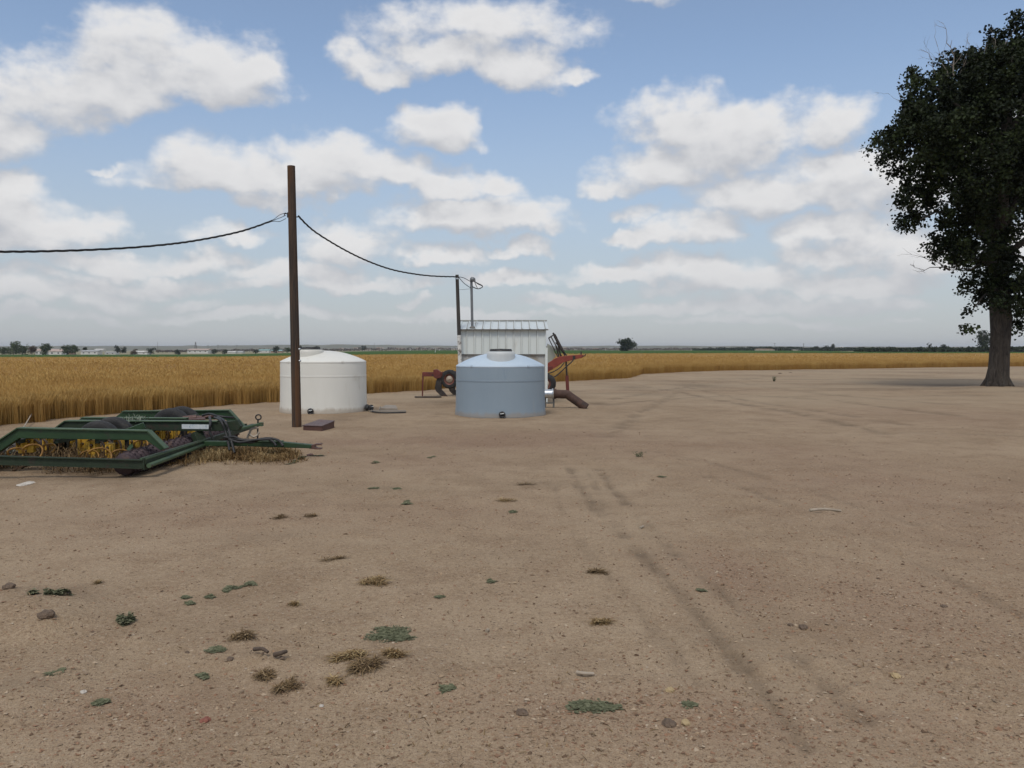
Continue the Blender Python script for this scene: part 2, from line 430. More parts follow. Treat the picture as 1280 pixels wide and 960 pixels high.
# ------------------------------------------------------------------ ground
def ground_material():
    m, t, b = newmat("bare_soil")
    geo = t.nodes.new('ShaderNodeNewGeometry'); P = geo.outputs['Position']
    def at_(n):
        a = t.nodes.new('ShaderNodeAttribute'); a.attribute_name = n; return a.outputs['Fac']
    big = noise(t, P, .35, 5, .6); mid = noise(t, P, 2.3, 6, .65); fine = noise(t, P, 30, 4, .7); grit = noise(t, P, 110, 2, .7)
    c = mixc(t, mapr(t, big, .35, .65), (.290, .212, .134), (.365, .275, .182))
    c = mixc(t, mapr(t, mid, .42, .68, 0, .6), c, (.220, .146, .086))
    c = mixc(t, mapr(t, fine, .35, .75, 0, .75), c, (.43, .33, .23))
    c = mixc(t, mapr(t, grit, .52, .72, 0, .75), c, (.15, .105, .070))
    pt_ = noise(t, vmt(t, 'MULTIPLY', P, (1, .75, 1)), .9, 5, .62)
    c = mixc(t, mapr(t, pt_, .50, .66, 0, .42), c, (.215, .150, .094))
    c = mixc(t, mapr(t, pt_, .46, .32, 0, .35), c, (.42, .33, .225))
    g3 = noise(t, P, 52, 2, .7)
    c = mixc(t, mapr(t, g3, .52, .68, 0, .42), c, (.165, .112, .074))
    c = mixc(t, mapr(t, g3, .44, .30, 0, .32), c, (.46, .36, .255))
    g2 = noise(t, P, 190, 2, .8)
    c = mixc(t, mapr(t, g2, .50, .72, 0, .55), c, (.16, .105, .066))
    c = mixc(t, mapr(t, g2, .48, .28, 0, .35), c, (.47, .36, .25))
    gm = at_('grav')
    # small grit and pebbles: cells with a colour of their own
    def cells(scale, thr, amt, seed):
        v = t.nodes.new('ShaderNodeTexVoronoi'); v.feature = 'F1'
        t.links.new(vmt(t, 'ADD', P, (seed, seed * .7, 0)), v.inputs['Vector']); v.inputs['Scale'].default_value = scale
        s3 = t.nodes.new('ShaderNodeSeparateColor'); t.links.new(v.outputs['Color'], s3.inputs[0])
        pick = mth(t, 'GREATER_THAN', mth(t, 'ADD', s3.outputs[0], mth(t, 'ADD', mth(t, 'MULTIPLY', gm, .30), mth(t, 'MULTIPLY', mth(t, 'SUBTRACT', mid, .5), .5))), thr)
        round_ = mth(t, 'LESS_THAN', v.outputs['Distance'], .36)
        r = t.nodes.new('ShaderNodeValToRGB'); r.color_ramp.interpolation = 'CONSTANT'
        e = r.color_ramp.elements
        cols = [(.13,.085,.06),(.25,.14,.09),(.33,.22,.15),(.19,.135,.095),(.38,.30,.22),(.29,.17,.11),(.40,.33,.26),(.11,.08,.06)]
        while len(e) < len(cols): e.new(.5)
        for i, cc in enumerate(cols): e[i].position = i / len(cols); e[i].color = (*cc, 1)
        t.links.new(s3.outputs[1], r.inputs[0])
        return mth(t, 'MULTIPLY', mth(t, 'MULTIPLY', pick, round_), amt), r.outputs[0], v.outputs['Distance']
    c = mixc(t, mth(t, 'MULTIPLY', gm, .60), c, (.245, .158, .108))
    f1, k1, h1 = cells(105, .82, .8, 0); c = mixc(t, f1, c, k1)
    f2, k2, h2 = cells(48, .92, .8, 5); c = mixc(t, f2, c, k2)
    c = mixc(t, at_('pale'), c, (.365, .285, .195))
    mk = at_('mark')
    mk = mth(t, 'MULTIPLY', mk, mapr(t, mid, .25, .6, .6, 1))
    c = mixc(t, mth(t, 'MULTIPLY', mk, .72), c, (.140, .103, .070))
    fa = at_('far'); c = mixc(t, fa, c, mixc(t, mapr(t, noise(t, P, .006, 4, .6), .4, .6), (.20, .19, .105), (.29, .25, .16)))
    t.links.new(c, b.inputs['Base Color'])
    b.inputs['Roughness'].default_value = .95; b.inputs['Specular IOR Level'].default_value = .12
    h = mth(t, 'ADD', mth(t, 'MULTIPLY', fine, .9), mth(t, 'MULTIPLY', grit, .35))
    h = mth(t, 'ADD', h, mth(t, 'MULTIPLY', mid, 1.3)); h = mth(t, 'ADD', h, mth(t, 'MULTIPLY', f2, .5))
    h = mth(t, 'ADD', h, mth(t, 'MULTIPLY', f1, .25))
    setbump(t, b, h, .75, .02)
    return m
def axis(a0, step, lin, grow, end):
    v, s = [a0], step
    while v[-1] < end:
        if v[-1] > lin: s = max(step, (v[-1]) * grow)
        v.append(v[-1] + s)
    return v
ys = axis(.6, .045, 3.4, .0135, 9000)
ys = [-400, -150, -60, -25, -10, -4, -1.5, -.5] + ys
xr = axis(.04, .05, 3.2, .016, 9000)
xs = [-v for v in reversed(xr)] + xr
X, Y = np.meshgrid(np.array(xs), np.array(ys))
nx, ny = len(xs), len(ys)
x, y = X.ravel(), Y.ravel()
z = relief(x, y) + land(x, y)
idx = np.arange(nx * ny).reshape(ny, nx)
F = np.stack([idx[:-1, :-1], idx[:-1, 1:], idx[1:, 1:], idx[1:, :-1]], -1).reshape(-1, 4)
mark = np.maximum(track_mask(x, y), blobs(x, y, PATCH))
streak = sst(.5, .7, fbm(x * .25, y * 1.1, 77, 4, .6)) * sst(22, 32, y) * .5
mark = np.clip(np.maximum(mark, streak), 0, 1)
grav = np.clip(blobs(x, y, GRAV) * (.55 + .9 * fbm(x * 1.3, y * 1.3, 55, 3)), 0, 1)
swept = np.exp(-((seg_d(x, y, gpts([(730,590),(775,645),(840,705),(945,810),(1040,915)])) - .02) / .30) ** 2) * .35
pale = sst(18, 30, y) * (1 - sst(60, 90, y)) * .7 * sst(.3, .6, fbm(x * .2, y * .5, 88, 3))
pale = np.clip(np.maximum(pale, swept * (.3 + 1.0 * fbm(x * .9, y * .9, 91, 3))), 0, 1)
far = sst(150, 240, y)
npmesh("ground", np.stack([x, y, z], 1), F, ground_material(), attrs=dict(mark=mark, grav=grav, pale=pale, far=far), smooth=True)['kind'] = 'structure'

# far rise of the prairie on the horizon
hx = np.arange(-760, 2100, 6.0)
prof = np.interp(hx, [-760, -100, 60, 120, 200, 300, 420, 560, 640, 740, 800, 860, 1000, 1280, 2100], [5, 5, 4.6, 4.4, 4.6, 5.0, 6.0, 4.8, 4.6, 4.4, 4.7, 4.5, 3.6, 3.8, 4])
prof = prof + .7 * (vn(hx * .02, hx * 0, 3) - .5) + .5 * (vn(hx * .07, hx * 0, 4) - .5)
V, rows = [], 5
for i, px in enumerate(hx):
    az_ = math.atan((px - 640) / FPX)
    for k in range(rows):
        D_ = 4200 + 420 * k
        f = [0, .4, .75, .95, 1][k]
        top = CAM_H + prof[i] / FPX * 5880
        zz_ = -6 + (top + 6) * f + (6 * (vn(np.array([px * .05 + k * 9]), np.array([k * 3.1]), 6)[0] - .5) if 0 < k < 4 else 0)
        V.append((D_ * math.tan(az_), D_, zz_))
ii = np.arange(len(hx) * rows).reshape(len(hx), rows)
F = np.stack([ii[:-1, :-1], ii[1:, :-1], ii[1:, 1:], ii[:-1, 1:]], -1).reshape(-1, 4)
m_hill = mat("dry_prairie", (.17, .155, .095), (.115, .115, .07), .004, .95, 0, 0, (.22, .19, .13), .5, .0015, spec=.05)
npmesh("hills", V, F, m_hill, smooth=True)['kind'] = 'structure'
# ------------------------------------------------------------------ wheat
m_wheat = ramp_mat("ripe_wheat", [(.23,.120,.032), (.36,.212,.062), (.475,.312,.105), (.58,.42,.175)], rough=.8, spec=.2, transl=.15,
                   var=(.5, (.27,.13,.035), .4))
EDGE_PX = [(-420,592),(-200,560),(0,532),(100,521),(200,512),(350,503),(460,492),(530,488),(600,483),(720,476),(785,473),(803,467.5),(900,463.5),(1000,462),(1100,460.5),(1280,458),(1600,456.5)]
EDGE = [gp(a, b) for a, b in EDGE_PX]
EX, EY = np.array([p.x for p in EDGE]), np.array([p.y for p in EDGE])
AZ = np.arctan2(EX, EY)
def edge_dist(az):
    return np.interp(az, AZ, np.hypot(EX, EY))
def far_dist(az):
    px = 640 + FPX * np.tan(az)
    return np.interp(px, [-400, 0, 350, 430, 560, 720, 900, 1100, 1300, 1700], [255, 255, 250, 230, 215, 240, 285, 300, 330, 340])
WH = .50
def wheat_h(x, y):
    return WH * (.90 + .22 * fbm(x * .12, y * .12, 61, 3) + .12 * (vn(x * 1.1, y * 1.1, 62) - .5) + .26 * (fbm(x * 3.2, y * 3.2, 63, 2) - .5))
def wheat_points(n, d0, d1, power, jig=0.0):
    """n plants between distances d0..d1 behind the front edge, denser near the edge"""
    az = RNG.uniform(AZ[0], AZ[-1], n * 2)
    e = edge_dist(az) + .5 * (fbm(az * 130, az * 0, 13, 4, .7) - .5) * 2
    u = RNG.random(n * 2)
    lim = np.minimum(d1, far_dist(az) - e)
    d = d0 + (lim - d0) * u ** power
    r = e + d
    keep = (d < lim) & (az > math.atan(-900 / FPX)) & (az < math.atan(820 / FPX))
    return (r * np.sin(az))[keep][:n], (r * np.cos(az))[keep][:n], d[keep][:n]
def stalks(x, y, width, nst, spread, h=None, lean=.12):
    """per plant nst stalks, each a thin blade with an ear on top"""
    n = len(x); VV, FF, TT = [], [], []
    base = 0
    hh = wheat_h(x, y) if h is None else h
    plant = np.clip(.5 + .9 * (fbm(x * 2.6, y * 2.6, 64, 2) - .5) + .30 * RNG.normal(size=n), 0, 1)
    for k in range(nst):
        a = RNG.uniform(0, 2 * np.pi, n); s = spread * np.sqrt(RNG.random(n))
        bx, by = x + s * np.cos(a), y + s * np.sin(a)
        bz = relief(bx, by) + land(bx, by) - .01
        H = hh * RNG.uniform(.78, 1.08, n)
        la = RNG.uniform(0, 2 * np.pi, n); lm = lean * RNG.random(n) * H
        tx, ty, tz = bx + lm * np.cos(la), by + lm * np.sin(la), bz + H
        wa = RNG.uniform(-.7, .7, n); wx, wy = width * .5 * np.cos(wa), width * .5 * np.sin(wa)
        # stalk quad, ear quad (drooping a little)
        ex, ey, ez = tx + .07 * np.cos(la) * (1 + width * 4), ty + .07 * np.sin(la) * (1 + width * 4), tz + .05
        m1 = .5
        pts = [np.stack(p, 1) for p in (
            (bx - wx * .6, by - wy * .6, bz), (bx + wx * .6, by + wy * .6, bz), (tx + wx * .35, ty + wy * .35, tz), (tx - wx * .35, ty - wy * .35, tz),
            (tx, ty, tz - .06), ((tx + ex) / 2 + wx * .8, (ty + ey) / 2 + wy * .8, tz + .02), (ex, ey, ez + .03), ((tx + ex) / 2 - wx * .8, (ty + ey) / 2 - wy * .8, tz + .02))]
        v = np.stack(pts, 1).reshape(-1, 3)
        t_st = np.clip(.24 + .30 * plant + RNG.normal(0, .08, n), 0, 1); t_top = np.clip(t_st + .22, 0, 1); t_ear = np.clip(.55 + .25 * plant + RNG.normal(0, .1, n), 0, 1)
        t = np.stack([t_st - .06, t_st - .06, t_top, t_top, t_ear, t_ear, t_ear, t_ear], 1).ravel()
        f = (np.arange(n)[:, None, None] * 8 + np.array([[0, 1, 2, 3], [4, 5, 6, 7]])[None]).reshape(-1, 4)
        VV.append(v); FF.append(f + base); TT.append(t); base += len(v)
    return np.concatenate(VV), np.concatenate(FF), np.concatenate(TT)
parts_ = []
px_, py_, d_ = wheat_points(16000, 0, 1.3, 1.2); parts_.append(stalks(px_, py_, .012, 5, .10))
px_, py_, d_ = wheat_points(30000, 1.0, 16, 1.6); parts_.append(stalks(px_, py_, .016, 3, .12))
px_, py_, d_ = wheat_points(36000, 12, 60, 1.5); parts_.append(stalks(px_, py_, .035, 2, .2, lean=.25))
px_, py_, d_ = wheat_points(26000, 50, 280, 1.3); parts_.append(stalks(px_, py_, .09, 2, .5, lean=.3))
# closed canopy under the ears
naz = 420
az = np.linspace(math.atan(-900 / FPX), math.atan(820 / FPX), naz)
rowsT = np.concatenate([[0, .0], np.geomspace(.25, 1, 90)])
e, fd = edge_dist(az) + .35, far_dist(az)
V = []
NR = 110
for k in range(NR):
    u = 0 if k < 2 else ((k - 1) / (NR - 2)) ** 2.6
    r = e + (fd - e) * u
    xx, yy = r * np.sin(az), r * np.cos(az)
    zz_ = relief(xx, yy) + land(xx, yy)
    if k > 0: zz_ = zz_ + wheat_h(xx, yy) - .16 + .05 * (RNG.random(naz) - .5)
    else: zz_ = zz_ - .02
    V.append(np.stack([xx, yy, zz_], 1))
V = np.concatenate(V)
ii = np.arange(NR * naz).reshape(NR, naz)
F = np.stack([ii[:-1, :-1], ii[:-1, 1:], ii[1:, 1:], ii[1:, :-1]], -1).reshape(-1, 4)
rr_ = np.hypot(V[:, 0], V[:, 1])
cz = .34 + .5 * sst(60, 160, rr_)
T = np.clip(cz * .62 + .14 * (RNG.random(len(V)) - .5) + .35 * (fbm(V[:, 0] * .10, V[:, 1] * .03, 19, 4) - .5), 0, 1)
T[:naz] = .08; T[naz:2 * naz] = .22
parts_.append((V, F, T))
b0, VV, FF, TT = 0, [], [], []
for v, f, t in parts_:
    VV.append(v); FF.append(f + b0); TT.append(t); b0 += len(v)
wheat = npmesh("wheat_field", np.concatenate(VV), np.concatenate(FF), m_wheat, attrs=dict(tint=np.concatenate(TT)))
tag(wheat, "ripe golden wheat standing in the field behind the bare yard", "wheat", kind='stuff')

# green crop beyond the wheat
m_green = mat("green_crop", (.040,.085,.020), (.058,.110,.026), .03, .9, 0, 0, (.032,.065,.018), .4, .012, spec=.03)
V, NR = [], 26
for k in range(NR):
    u = (k / (NR - 1)) ** 1.5
    pxs = 640 + FPX * np.tan(az)
    far_g = np.interp(pxs, [-400, 0, 330, 420, 560, 720, 1000, 1080, 1110, 1700], [640, 640, 640, 900, 1300, 1250, 900, 440, 420, 430])
    r = (fd + 1.5) + (far_g - fd - 1.5) * u
    xx, yy = r * np.sin(az), r * np.cos(az)
    V.append(np.stack([xx, yy, land(xx, yy) + (.5 + .12 * (RNG.random(naz) - .5) if k > 0 else np.full(naz, -.05))], 1))
ii = np.arange(NR * naz).reshape(NR, naz)
F = np.stack([ii[:-1, :-1], ii[:-1, 1:], ii[1:, 1:], ii[1:, :-1]], -1).reshape(-1, 4)
tag(npmesh("green_field", np.concatenate(V), F, m_green), "low green crop in a strip beyond the wheat", "crop", kind='stuff')

# ------------------------------------------------------------------ trees
m_leaf = ramp_mat("cottonwood_leaves", [(.006,.010,.004), (.014,.022,.007), (.034,.050,.014)], rough=.65, spec=.2, transl=.06)
m_leaf_far = ramp_mat("distant_leaves", [(.040,.060,.026), (.066,.092,.038), (.100,.125,.055)], rough=.8, spec=.2, transl=.15)
m_leaf_dark = ramp_mat("hedge_leaves", [(.020,.030,.018), (.032,.045,.024), (.050,.062,.032)], rough=.8, spec=.2)
m_leaf_red = ramp_mat("reddish_leaves", [(.055,.040,.026), (.080,.055,.036), (.10,.075,.045)], rough=.8, spec=.2)
def bark_material():
    m, t, b = newmat("furrowed_bark")
    co = vmt(t, 'MULTIPLY', objco(t), (1, 1, .16))
    n = noise(t, co, 13, 7, .7, 1.0); n2 = noise(t, objco(t), 1.2, 4, .6)
    c = mixc(t, mapr(t, n, .35, .65), (.026,.021,.017), (.086,.070,.056))
    c = mixc(t, mapr(t, n2, .45, .7, 0, .5), c, (.095,.08,.064))
    t.links.new(c, b.inputs['Base Color']); b.inputs['Roughness'].default_value = .95
    setbump(t, b, n, 1.0, .16)
    return m
m_bark = bark_material()
m_twig = mat("dead_twig", (.17,.145,.12), (.25,.22,.185), 8, .9)
def leaf_cards(cen, size, tint, rng, droop=.5):
    """one small folded leaf per centre"""
    n = len(cen)
    a = rng.uniform(0, 2 * np.pi, n); el_ = rng.uniform(-1.2, .7, n)
    d = np.stack([np.cos(a) * np.cos(el_), np.sin(a) * np.cos(el_), np.sin(el_) - droop * .5], 1)
    d /= np.linalg.norm(d, axis=1, keepdims=True)
    q = rng.normal(size=(n, 3)); s = np.cross(d, q); s /= np.linalg.norm(s, axis=1, keepdims=True) + 1e-6
    L_ = (size * rng.uniform(.7, 1.3, n))[:, None]; W = L_ * .38
    p0, p2 = cen, cen + d * L_
    mid = cen + d * L_ * .45
    nrm = np.cross(d, s) * L_ * .10
    v = np.stack([p0, mid + s * W + nrm, p2, mid - s * W + nrm], 1).reshape(-1, 3)
    f = np.arange(n * 4).reshape(n, 4)
    return v, f, np.repeat(tint, 4)
def crown_points(blobs_, ncl, per, rcl, rng, shell=.55, drop=.35):
    """clusters of leaves hanging in and near the surface of a set of ellipsoids"""
    vol = np.array([b[3] * b[4] * b[5] for b in blobs_]) ** .8; pr = vol / vol.sum()
    which = rng.choice(len(blobs_), ncl, p=pr)
    B = np.array(blobs_)[which]
    u = rng.normal(size=(ncl, 3)); u /= np.linalg.norm(u, axis=1, keepdims=True)
    rad = shell + (1.06 - shell) * rng.random(ncl) ** .6
    C = B[:, :3] + u * B[:, 3:6] * rad[:, None]
    keep = fbm(C[:, 0] * 1.1 + 40, C[:, 2] * 1.1 + C[:, 1] * .9, 5, 3) > .455
    C, u = C[keep], u[keep]
    m = len(C)
    ctint = np.clip(.45 + .24 * rng.normal(size=m), 0, 1)
    r = rcl * rng.uniform(.6, 1.3, m)
    off = rng.normal(size=(m, per, 3)) * .5
    off[..., 2] = off[..., 2] * .9 - drop * np.abs(off[..., 2])
    pts = C[:, None] + off * r[:, None, None]
    tint = np.clip(np.repeat(ctint, per) + rng.normal(size=m * per) * .13, 0, 1)
    return pts.reshape(-1, 3), tint, C
def branch_path(a, b, sag, k=7, wig=.12, rnd=random):
    a, b = Vector(a), Vector(b); L_ = (b - a).length; out = []
    for i in range(k):
        t = i / (k - 1)
        p = a.lerp(b, t) + Vector((0, 0, sag * 4 * t * (1 - t)))
        if 0 < i < k - 1: p += Vector((rnd.uniform(-1, 1), rnd.uniform(-1, 1), rnd.uniform(-1, 1))) * wig * L_ * .25
        out.append(p)
    return out
# the big cottonwood at the right
TY = gp(1247, 486).y
tb = on(1247, 486)
big = thing("cottonwood_tree", tb, "large dark leafy cottonwood tree at the right edge of the bare yard", "tree")
def tp(px, py, dy=0.0): return at(px, py, TY + dy)
trunk = MB()
tpath = [tp(1247, 489), tp(1247, 482), tp(1247.5, 474), tp(1248.5, 460), tp(1249.5, 440), tp(1251, 420), tp(1251, 396), tp(1249, 360, .2), tp(1247, 320, .3), tp(1249, 270, .2), tp(1254, 215), tp(1258, 160), tp(1262, 105), tp(1265, 60)]
trad = [.52, .46, .41, .385, .37, .37, .40, .38, .36, .31, .25, .19, .12, .05]
trunk.tube(tpath, trad, 22)
for ang in (0.2, 1.3, 2.5, 3.5, 4.5, 5.4):          # root flare
    d = Vector((math.cos(ang), math.sin(ang), 0))
    trunk.tube([tb + d * .22 + Vector((0, 0, .85)), tb + d * .31 + Vector((0, 0, .30)), tb + d * .47 + Vector((0, 0, .06)), tb + d * .64 + Vector((0, 0, -.10))], [.12, .14, .11, .05], 10)
trunk_o = trunk.build("trunk", m_bark, big)
LIMBS = [((1249,330,.3),(1195,255,-1.2),.17),((1248,350,.2),(1205,330,-.6),.10),((1250,300,.2),(1160,180,1.0),.18),((1250,270,.2),(1125,178,-.8),.14),
         ((1252,240,.1),(1170,110,-1.5),.13),((1254,215,0),(1215,95,1.4),.13),((1256,190,0),(1310,80,-1),.13),((1250,290,.2),(1330,180,1.5),.18),
         ((1249,330,.3),(1345,270,-1.5),.16),((1249,345,.2),(1300,330,1.6),.12),((1250,300,.2),(1240,180,-2.6),.16),((1250,310,.2),(1260,200,2.8),.16),
         ((1252,250,.2),(1150,240,2.2),.12),((1250,280,.2),(1150,275,-1.0),.10),((1251,380,.1),(1215,388,-.6),.06),((1251,385,.1),(1270,392,.3),.05)]
for a, b, r in LIMBS:
    MB().tube(branch_path(tp(*a), tp(*b), .5), [r * (1 - .12 * i) for i in range(7)], 8).build("limb", m_bark, big)
m2p = TY / FPX
def cb(px, py, rx, ry, dy=0.0, rd=None):
    c = tp(px, py, dy); rd = rd or (rx + ry) / 2
    return (c.x, c.y, c.z, rx * m2p, rd * m2p, ry * m2p)
CB = [cb(1160,112,34,30,-.6),cb(1150,110,26,26,1),cb(1215,98,45,36,0),cb(1210,100,40,36,2),cb(1262,90,45,40,-1.5),cb(1270,75,40,40,1.5),cb(1320,95,45,45,0),
      cb(1112,178,26,24,-.5),cb(1100,172,18,16,.6),cb(1120,200,22,18,.2),cb(1150,165,38,38,.5),cb(1158,170,40,40,-1.2),cb(1200,160,50,48,1.6),cb(1205,165,50,50,-1.8),cb(1260,150,60,55,2.4),cb(1262,165,60,55,-2.4),cb(1335,165,60,60,0),cb(1330,170,50,50,2),
      cb(1155,225,28,32,.3),cb(1145,252,20,26,-.5),cb(1138,274,16,15,.2),cb(1195,228,40,42,1),cb(1190,232,38,42,-1.2),cb(1250,230,50,50,-2),cb(1255,235,48,48,2),cb(1325,240,60,50,-.5),
      cb(1180,288,24,26,.4),cb(1210,292,34,36,-1),cb(1228,305,36,36,1),cb(1170,308,12,12,-.3),cb(1290,300,45,38,0),cb(1340,310,40,35,1),
      cb(1222,372,22,24,-.4),cb(1235,345,30,36,.6),cb(1256,352,34,40,-.7),cb(1280,360,25,30,.5),cb(1305,350,30,30,-.8),cb(1202,372,9,14,0),
      cb(1212,406,7,16,-.2),cb(1222,396,10,9,.1),cb(1270,404,7,13,.1),cb(1278,390,9,9,-.3),cb(1262,45,26,24,.5),cb(1290,40,40,38,0),cb(1330,55,45,40,1)]
rng_ = np.random.default_rng(3)
pts, tint, cents = crown_points(CB, 3300, 52, .30, rng_, .40)
v, f, t = leaf_cards(pts, .135, tint, rng_)
npmesh("crown", v, f, m_leaf, big, dict(tint=t))
def twig(mb, a, b, r, depth, rnd, k=5):
    p = branch_path(a, b, 0, k, .25, rnd); mb.tube(p, [r * (1 - .8 * i / (k - 1)) for i in range(k)], 5)
    if depth:
        for _ in range(rnd.randint(2, 4)):
            i = rnd.randint(1, k - 1); d = (Vector(b) - Vector(a)) * rnd.uniform(.3, .55)
            q = Vector((rnd.uniform(-1, 1), rnd.uniform(-1, 1), rnd.uniform(-1, 1))).normalized() * d.length * .7
            twig(mb, p[i], p[i] + d + q, r * .5, depth - 1, rnd)
rnd = random.Random(5)
for a, b, r in (((1192,95),(1190,50),.035),((1185,98),(1172,58),.02),((1200,92),(1212,55),.02),((1226,85),(1224,60),.02),((1238,82),(1244,55),.018),((1175,100),(1160,66),.018),((1208,90),(1232,62),.018),((1252,80),(1258,48),.018),((1140,135),(1112,118),.014)):
    mb = MB(); twig(mb, tp(*a, -.4), tp(*b, -.4), r, 2, rnd); mb.build("dead_twig", m_twig, big)
mb = MB(); twig(mb, tp(1245, 328, -.5), tp(1185, 338, -1.2), .05, 0, rnd); twig(mb, tp(1187, 338, -1.2), tp(1143, 334, -1.4), .025, 2, rnd); twig(mb, tp(1188, 337, -1.2), tp(1152, 320, -1.4), .022, 2, rnd)
mb.build("dead_branch", m_bark, big)

def small_tree(px, ytop, ybase, w, Y, label, m=None, seed=0, name="distant_tree", ncl=170, group=None, lowcrown=-.04, cat="tree"):
    """a far tree: crown of leaf clumps over a short trunk, ybase = pixel row of the foot"""
    rs = np.random.default_rng(seed + 100); rd_ = random.Random(seed)
    base = at(px, ybase, Y); top = at(px, ytop, Y); H = top.z - base.z; W = w * Y / FPX
    o = thing(name, base, label, cat, group)
    MB().tube([base - Vector((0, 0, .3)), base + Vector((.02 * H, 0, .4 * H)), base + Vector((-.01 * H, 0, .75 * H))], [.05 * H * .6, .03 * H, .012 * H], 7).build("trunk", m_bark, o)
    bl = []
    for k in range(9):
        a = rd_.uniform(0, 6.28); rr = rd_.uniform(.0, .30)
        zc = rd_.uniform(lowcrown + .25, .78)
        bl.append((base.x + math.cos(a) * rr * W, base.y + math.sin(a) * rr * W, base.z + zc * H, W * rd_.uniform(.20, .32), W * .28, H * rd_.uniform(.17, .24)))
    p, t_, _ = crown_points(bl, ncl, 14, .11 * min(W, H), rs, .5)
    p[:, 2] = np.clip(p[:, 2], base.z + .02 * H, top.z)
    v, f, tt = leaf_cards(p, .085 * min(W, H) , t_, rs)
    npmesh("crown", v, f, m or m_leaf_far, o, dict(tint=tt))
    return o
LT = [(17,426.5,444,20,640,"tall round green tree, first pair at the far left of the horizon",None),
      (3,433,444,14,640,"low green tree cut by the left edge of the horizon",None),
      (28,428,444,15,655,"rounded green tree close right of the tall first tree on the left horizon",None),
      (40,431,444,11,630,"small reddish bushy tree between the first green trees and the pale farmhouse roof",m_leaf_red),
      (57,428,444.5,17,630,"dark round green tree standing between two pale roofs on the left horizon",None),
      (84,429.5,444.3,17,630,"wide green tree right of the long pink roof on the left horizon",None),
      (94,430,444.3,13,640,"green tree with a slightly brown right side beside the low white sheds",None),
      (106,433.5,440,7,820,"little dark tree above the roofs of the low white sheds",m_leaf_dark),
      (147,430.5,441,9,760,"lone dark double-topped tree left of the long white building",m_leaf_dark),
      (155,432.5,441,8,765,"shorter dark tree leaning on the lone double-topped tree",m_leaf_dark),
      (168,435.5,443,12,740,"low grey-green bush behind the small white-roofed house",m_leaf_red),
      (188,434.5,443,13,740,"low dull bush right of the small white-roofed house",m_leaf_dark),
      (222,436,443,9,740,"low dark bush just left of the long white building",m_leaf_dark),
      (268,436,442.5,12,760,"low dark bush just right of the long white building",m_leaf_dark),
      (281,435.5,442.5,9,760,"rounded dark bush, second one right of the long white building",m_leaf_dark),
      (320,436,442,9,800,"dark bush left of the teal-roofed house",m_leaf_dark),
      (345,431.5,441,12,830,"rounded dark tree near the teal-roofed house, left of the tall bare pole",m_leaf_dark),
      (360,434,441,10,830,"low grey-green tree just left of the tall bare pole",None),
      (376,431.5,440,8,900,"dark tree right behind the tall bare pole above the white tank",m_leaf_dark),
      (396,431.5,440,9,950,"dark tree above the crown of the white tank",m_leaf_dark),
      (455,431,437.5,7,1500,"single dark tree on the far ridge between the two tanks",m_leaf_dark)]
for i, (px, yt, yb, w, Yd, lab, mm) in enumerate(LT):
    small_tree(px, yt, yb, w, Yd, lab, mm, i)
small_tree(782, 421.5, 440.3, 23, 600, "single round dark green tree out in the fields right of the shed", m_leaf_dark, 50, ncl=420, lowcrown=-.10)
RT = [(1022,431.5,438,6,900,"small dark tree at the left of three treetops above the distant wood"),
      (1034,431,438,8,900,"dark treetop in the middle of three above the distant wood"),
      (1041,429.5,438,6,900,"tallest dark treetop of three above the distant wood"),
      (1161,428,440.5,7,470,"thin spiky treetop rising over the hedge left of the big tree"),
      (1180,429,440.5,12,470,"rounded treetop rising over the hedge nearest left of the big tree")]
for i, (px, yt, yb, w, Yd, lab) in enumerate(RT):
    small_tree(px, yt, yb, w, Yd, lab, m_leaf_dark, 60 + i)
small_tree(1229, 410, 441, 20, 460, "dark green tree seen close behind the left side of the big trunk", m_leaf_dark, 70, ncl=260)
def hedge(name, px0, px1, Y0, Y1, ytop, ybase, label, m, n, size, seed):
    rs = np.random.default_rng(seed)
    t = rs.random(n); px = px0 + (px1 - px0) * t; Yv = Y0 + (Y1 - Y0) * t + rs.uniform(0, .02 * Y0, n)
    top = np.interp(px, ytop[0], ytop[1]) - 1.6 * (vn(px * .16, px * 0, seed) - .5) * 2 * .6
    hgt = (437 - top) / FPX * Yv + CAM_H; bz = (437 - ybase) / FPX * Yv + CAM_H
    zz_ = bz + (hgt - bz) * rs.random(n) ** .75
    c = np.stack([(px - 640) / FPX * Yv, Yv, zz_], 1)
    v, f, tt = leaf_cards(c, size, np.clip(.45 + .5 * (vn(px * .3, px * 0, seed + 1) - .5) + .2 * rs.normal(size=n), 0, 1), rs)
    return tag(npmesh(name, v, f, m, None, dict(tint=tt)), label, "trees", kind='stuff')
hedge("far_hedge", 1068, 1560, 455, 455, ([1068, 1100, 1300, 1560], [435.4, 434.6, 433.6, 433.6]), 441.2, "dark hedge along the far edge of the wheat on the right", m_leaf_dark, 16000, 1.05, 201)
hedge("distant_wood", 866, 1080, 1050, 900, ([866, 900, 960, 1020, 1080], [436.4, 434.6, 434.2, 434.4, 434.6]), 438.9, "dark distant wood along the right horizon", m_leaf_dark, 9000, 1.8, 202)
hedge("distant_scrub", 195, 575, 1500, 1900, ([195, 300, 420, 575], [438, 436.8, 435.3, 435.0]), 439.2, "grey-green scrub along the foot of the left hills", m_leaf_red, 5000, 2.6, 203)
hedge("distant_scrub", 690, 880, 1900, 1900, ([690, 880], [434.8, 435.4]), 438.0, "grey-brown scrub between the shed and the distant wood", m_leaf_red, 2600, 2.6, 204)

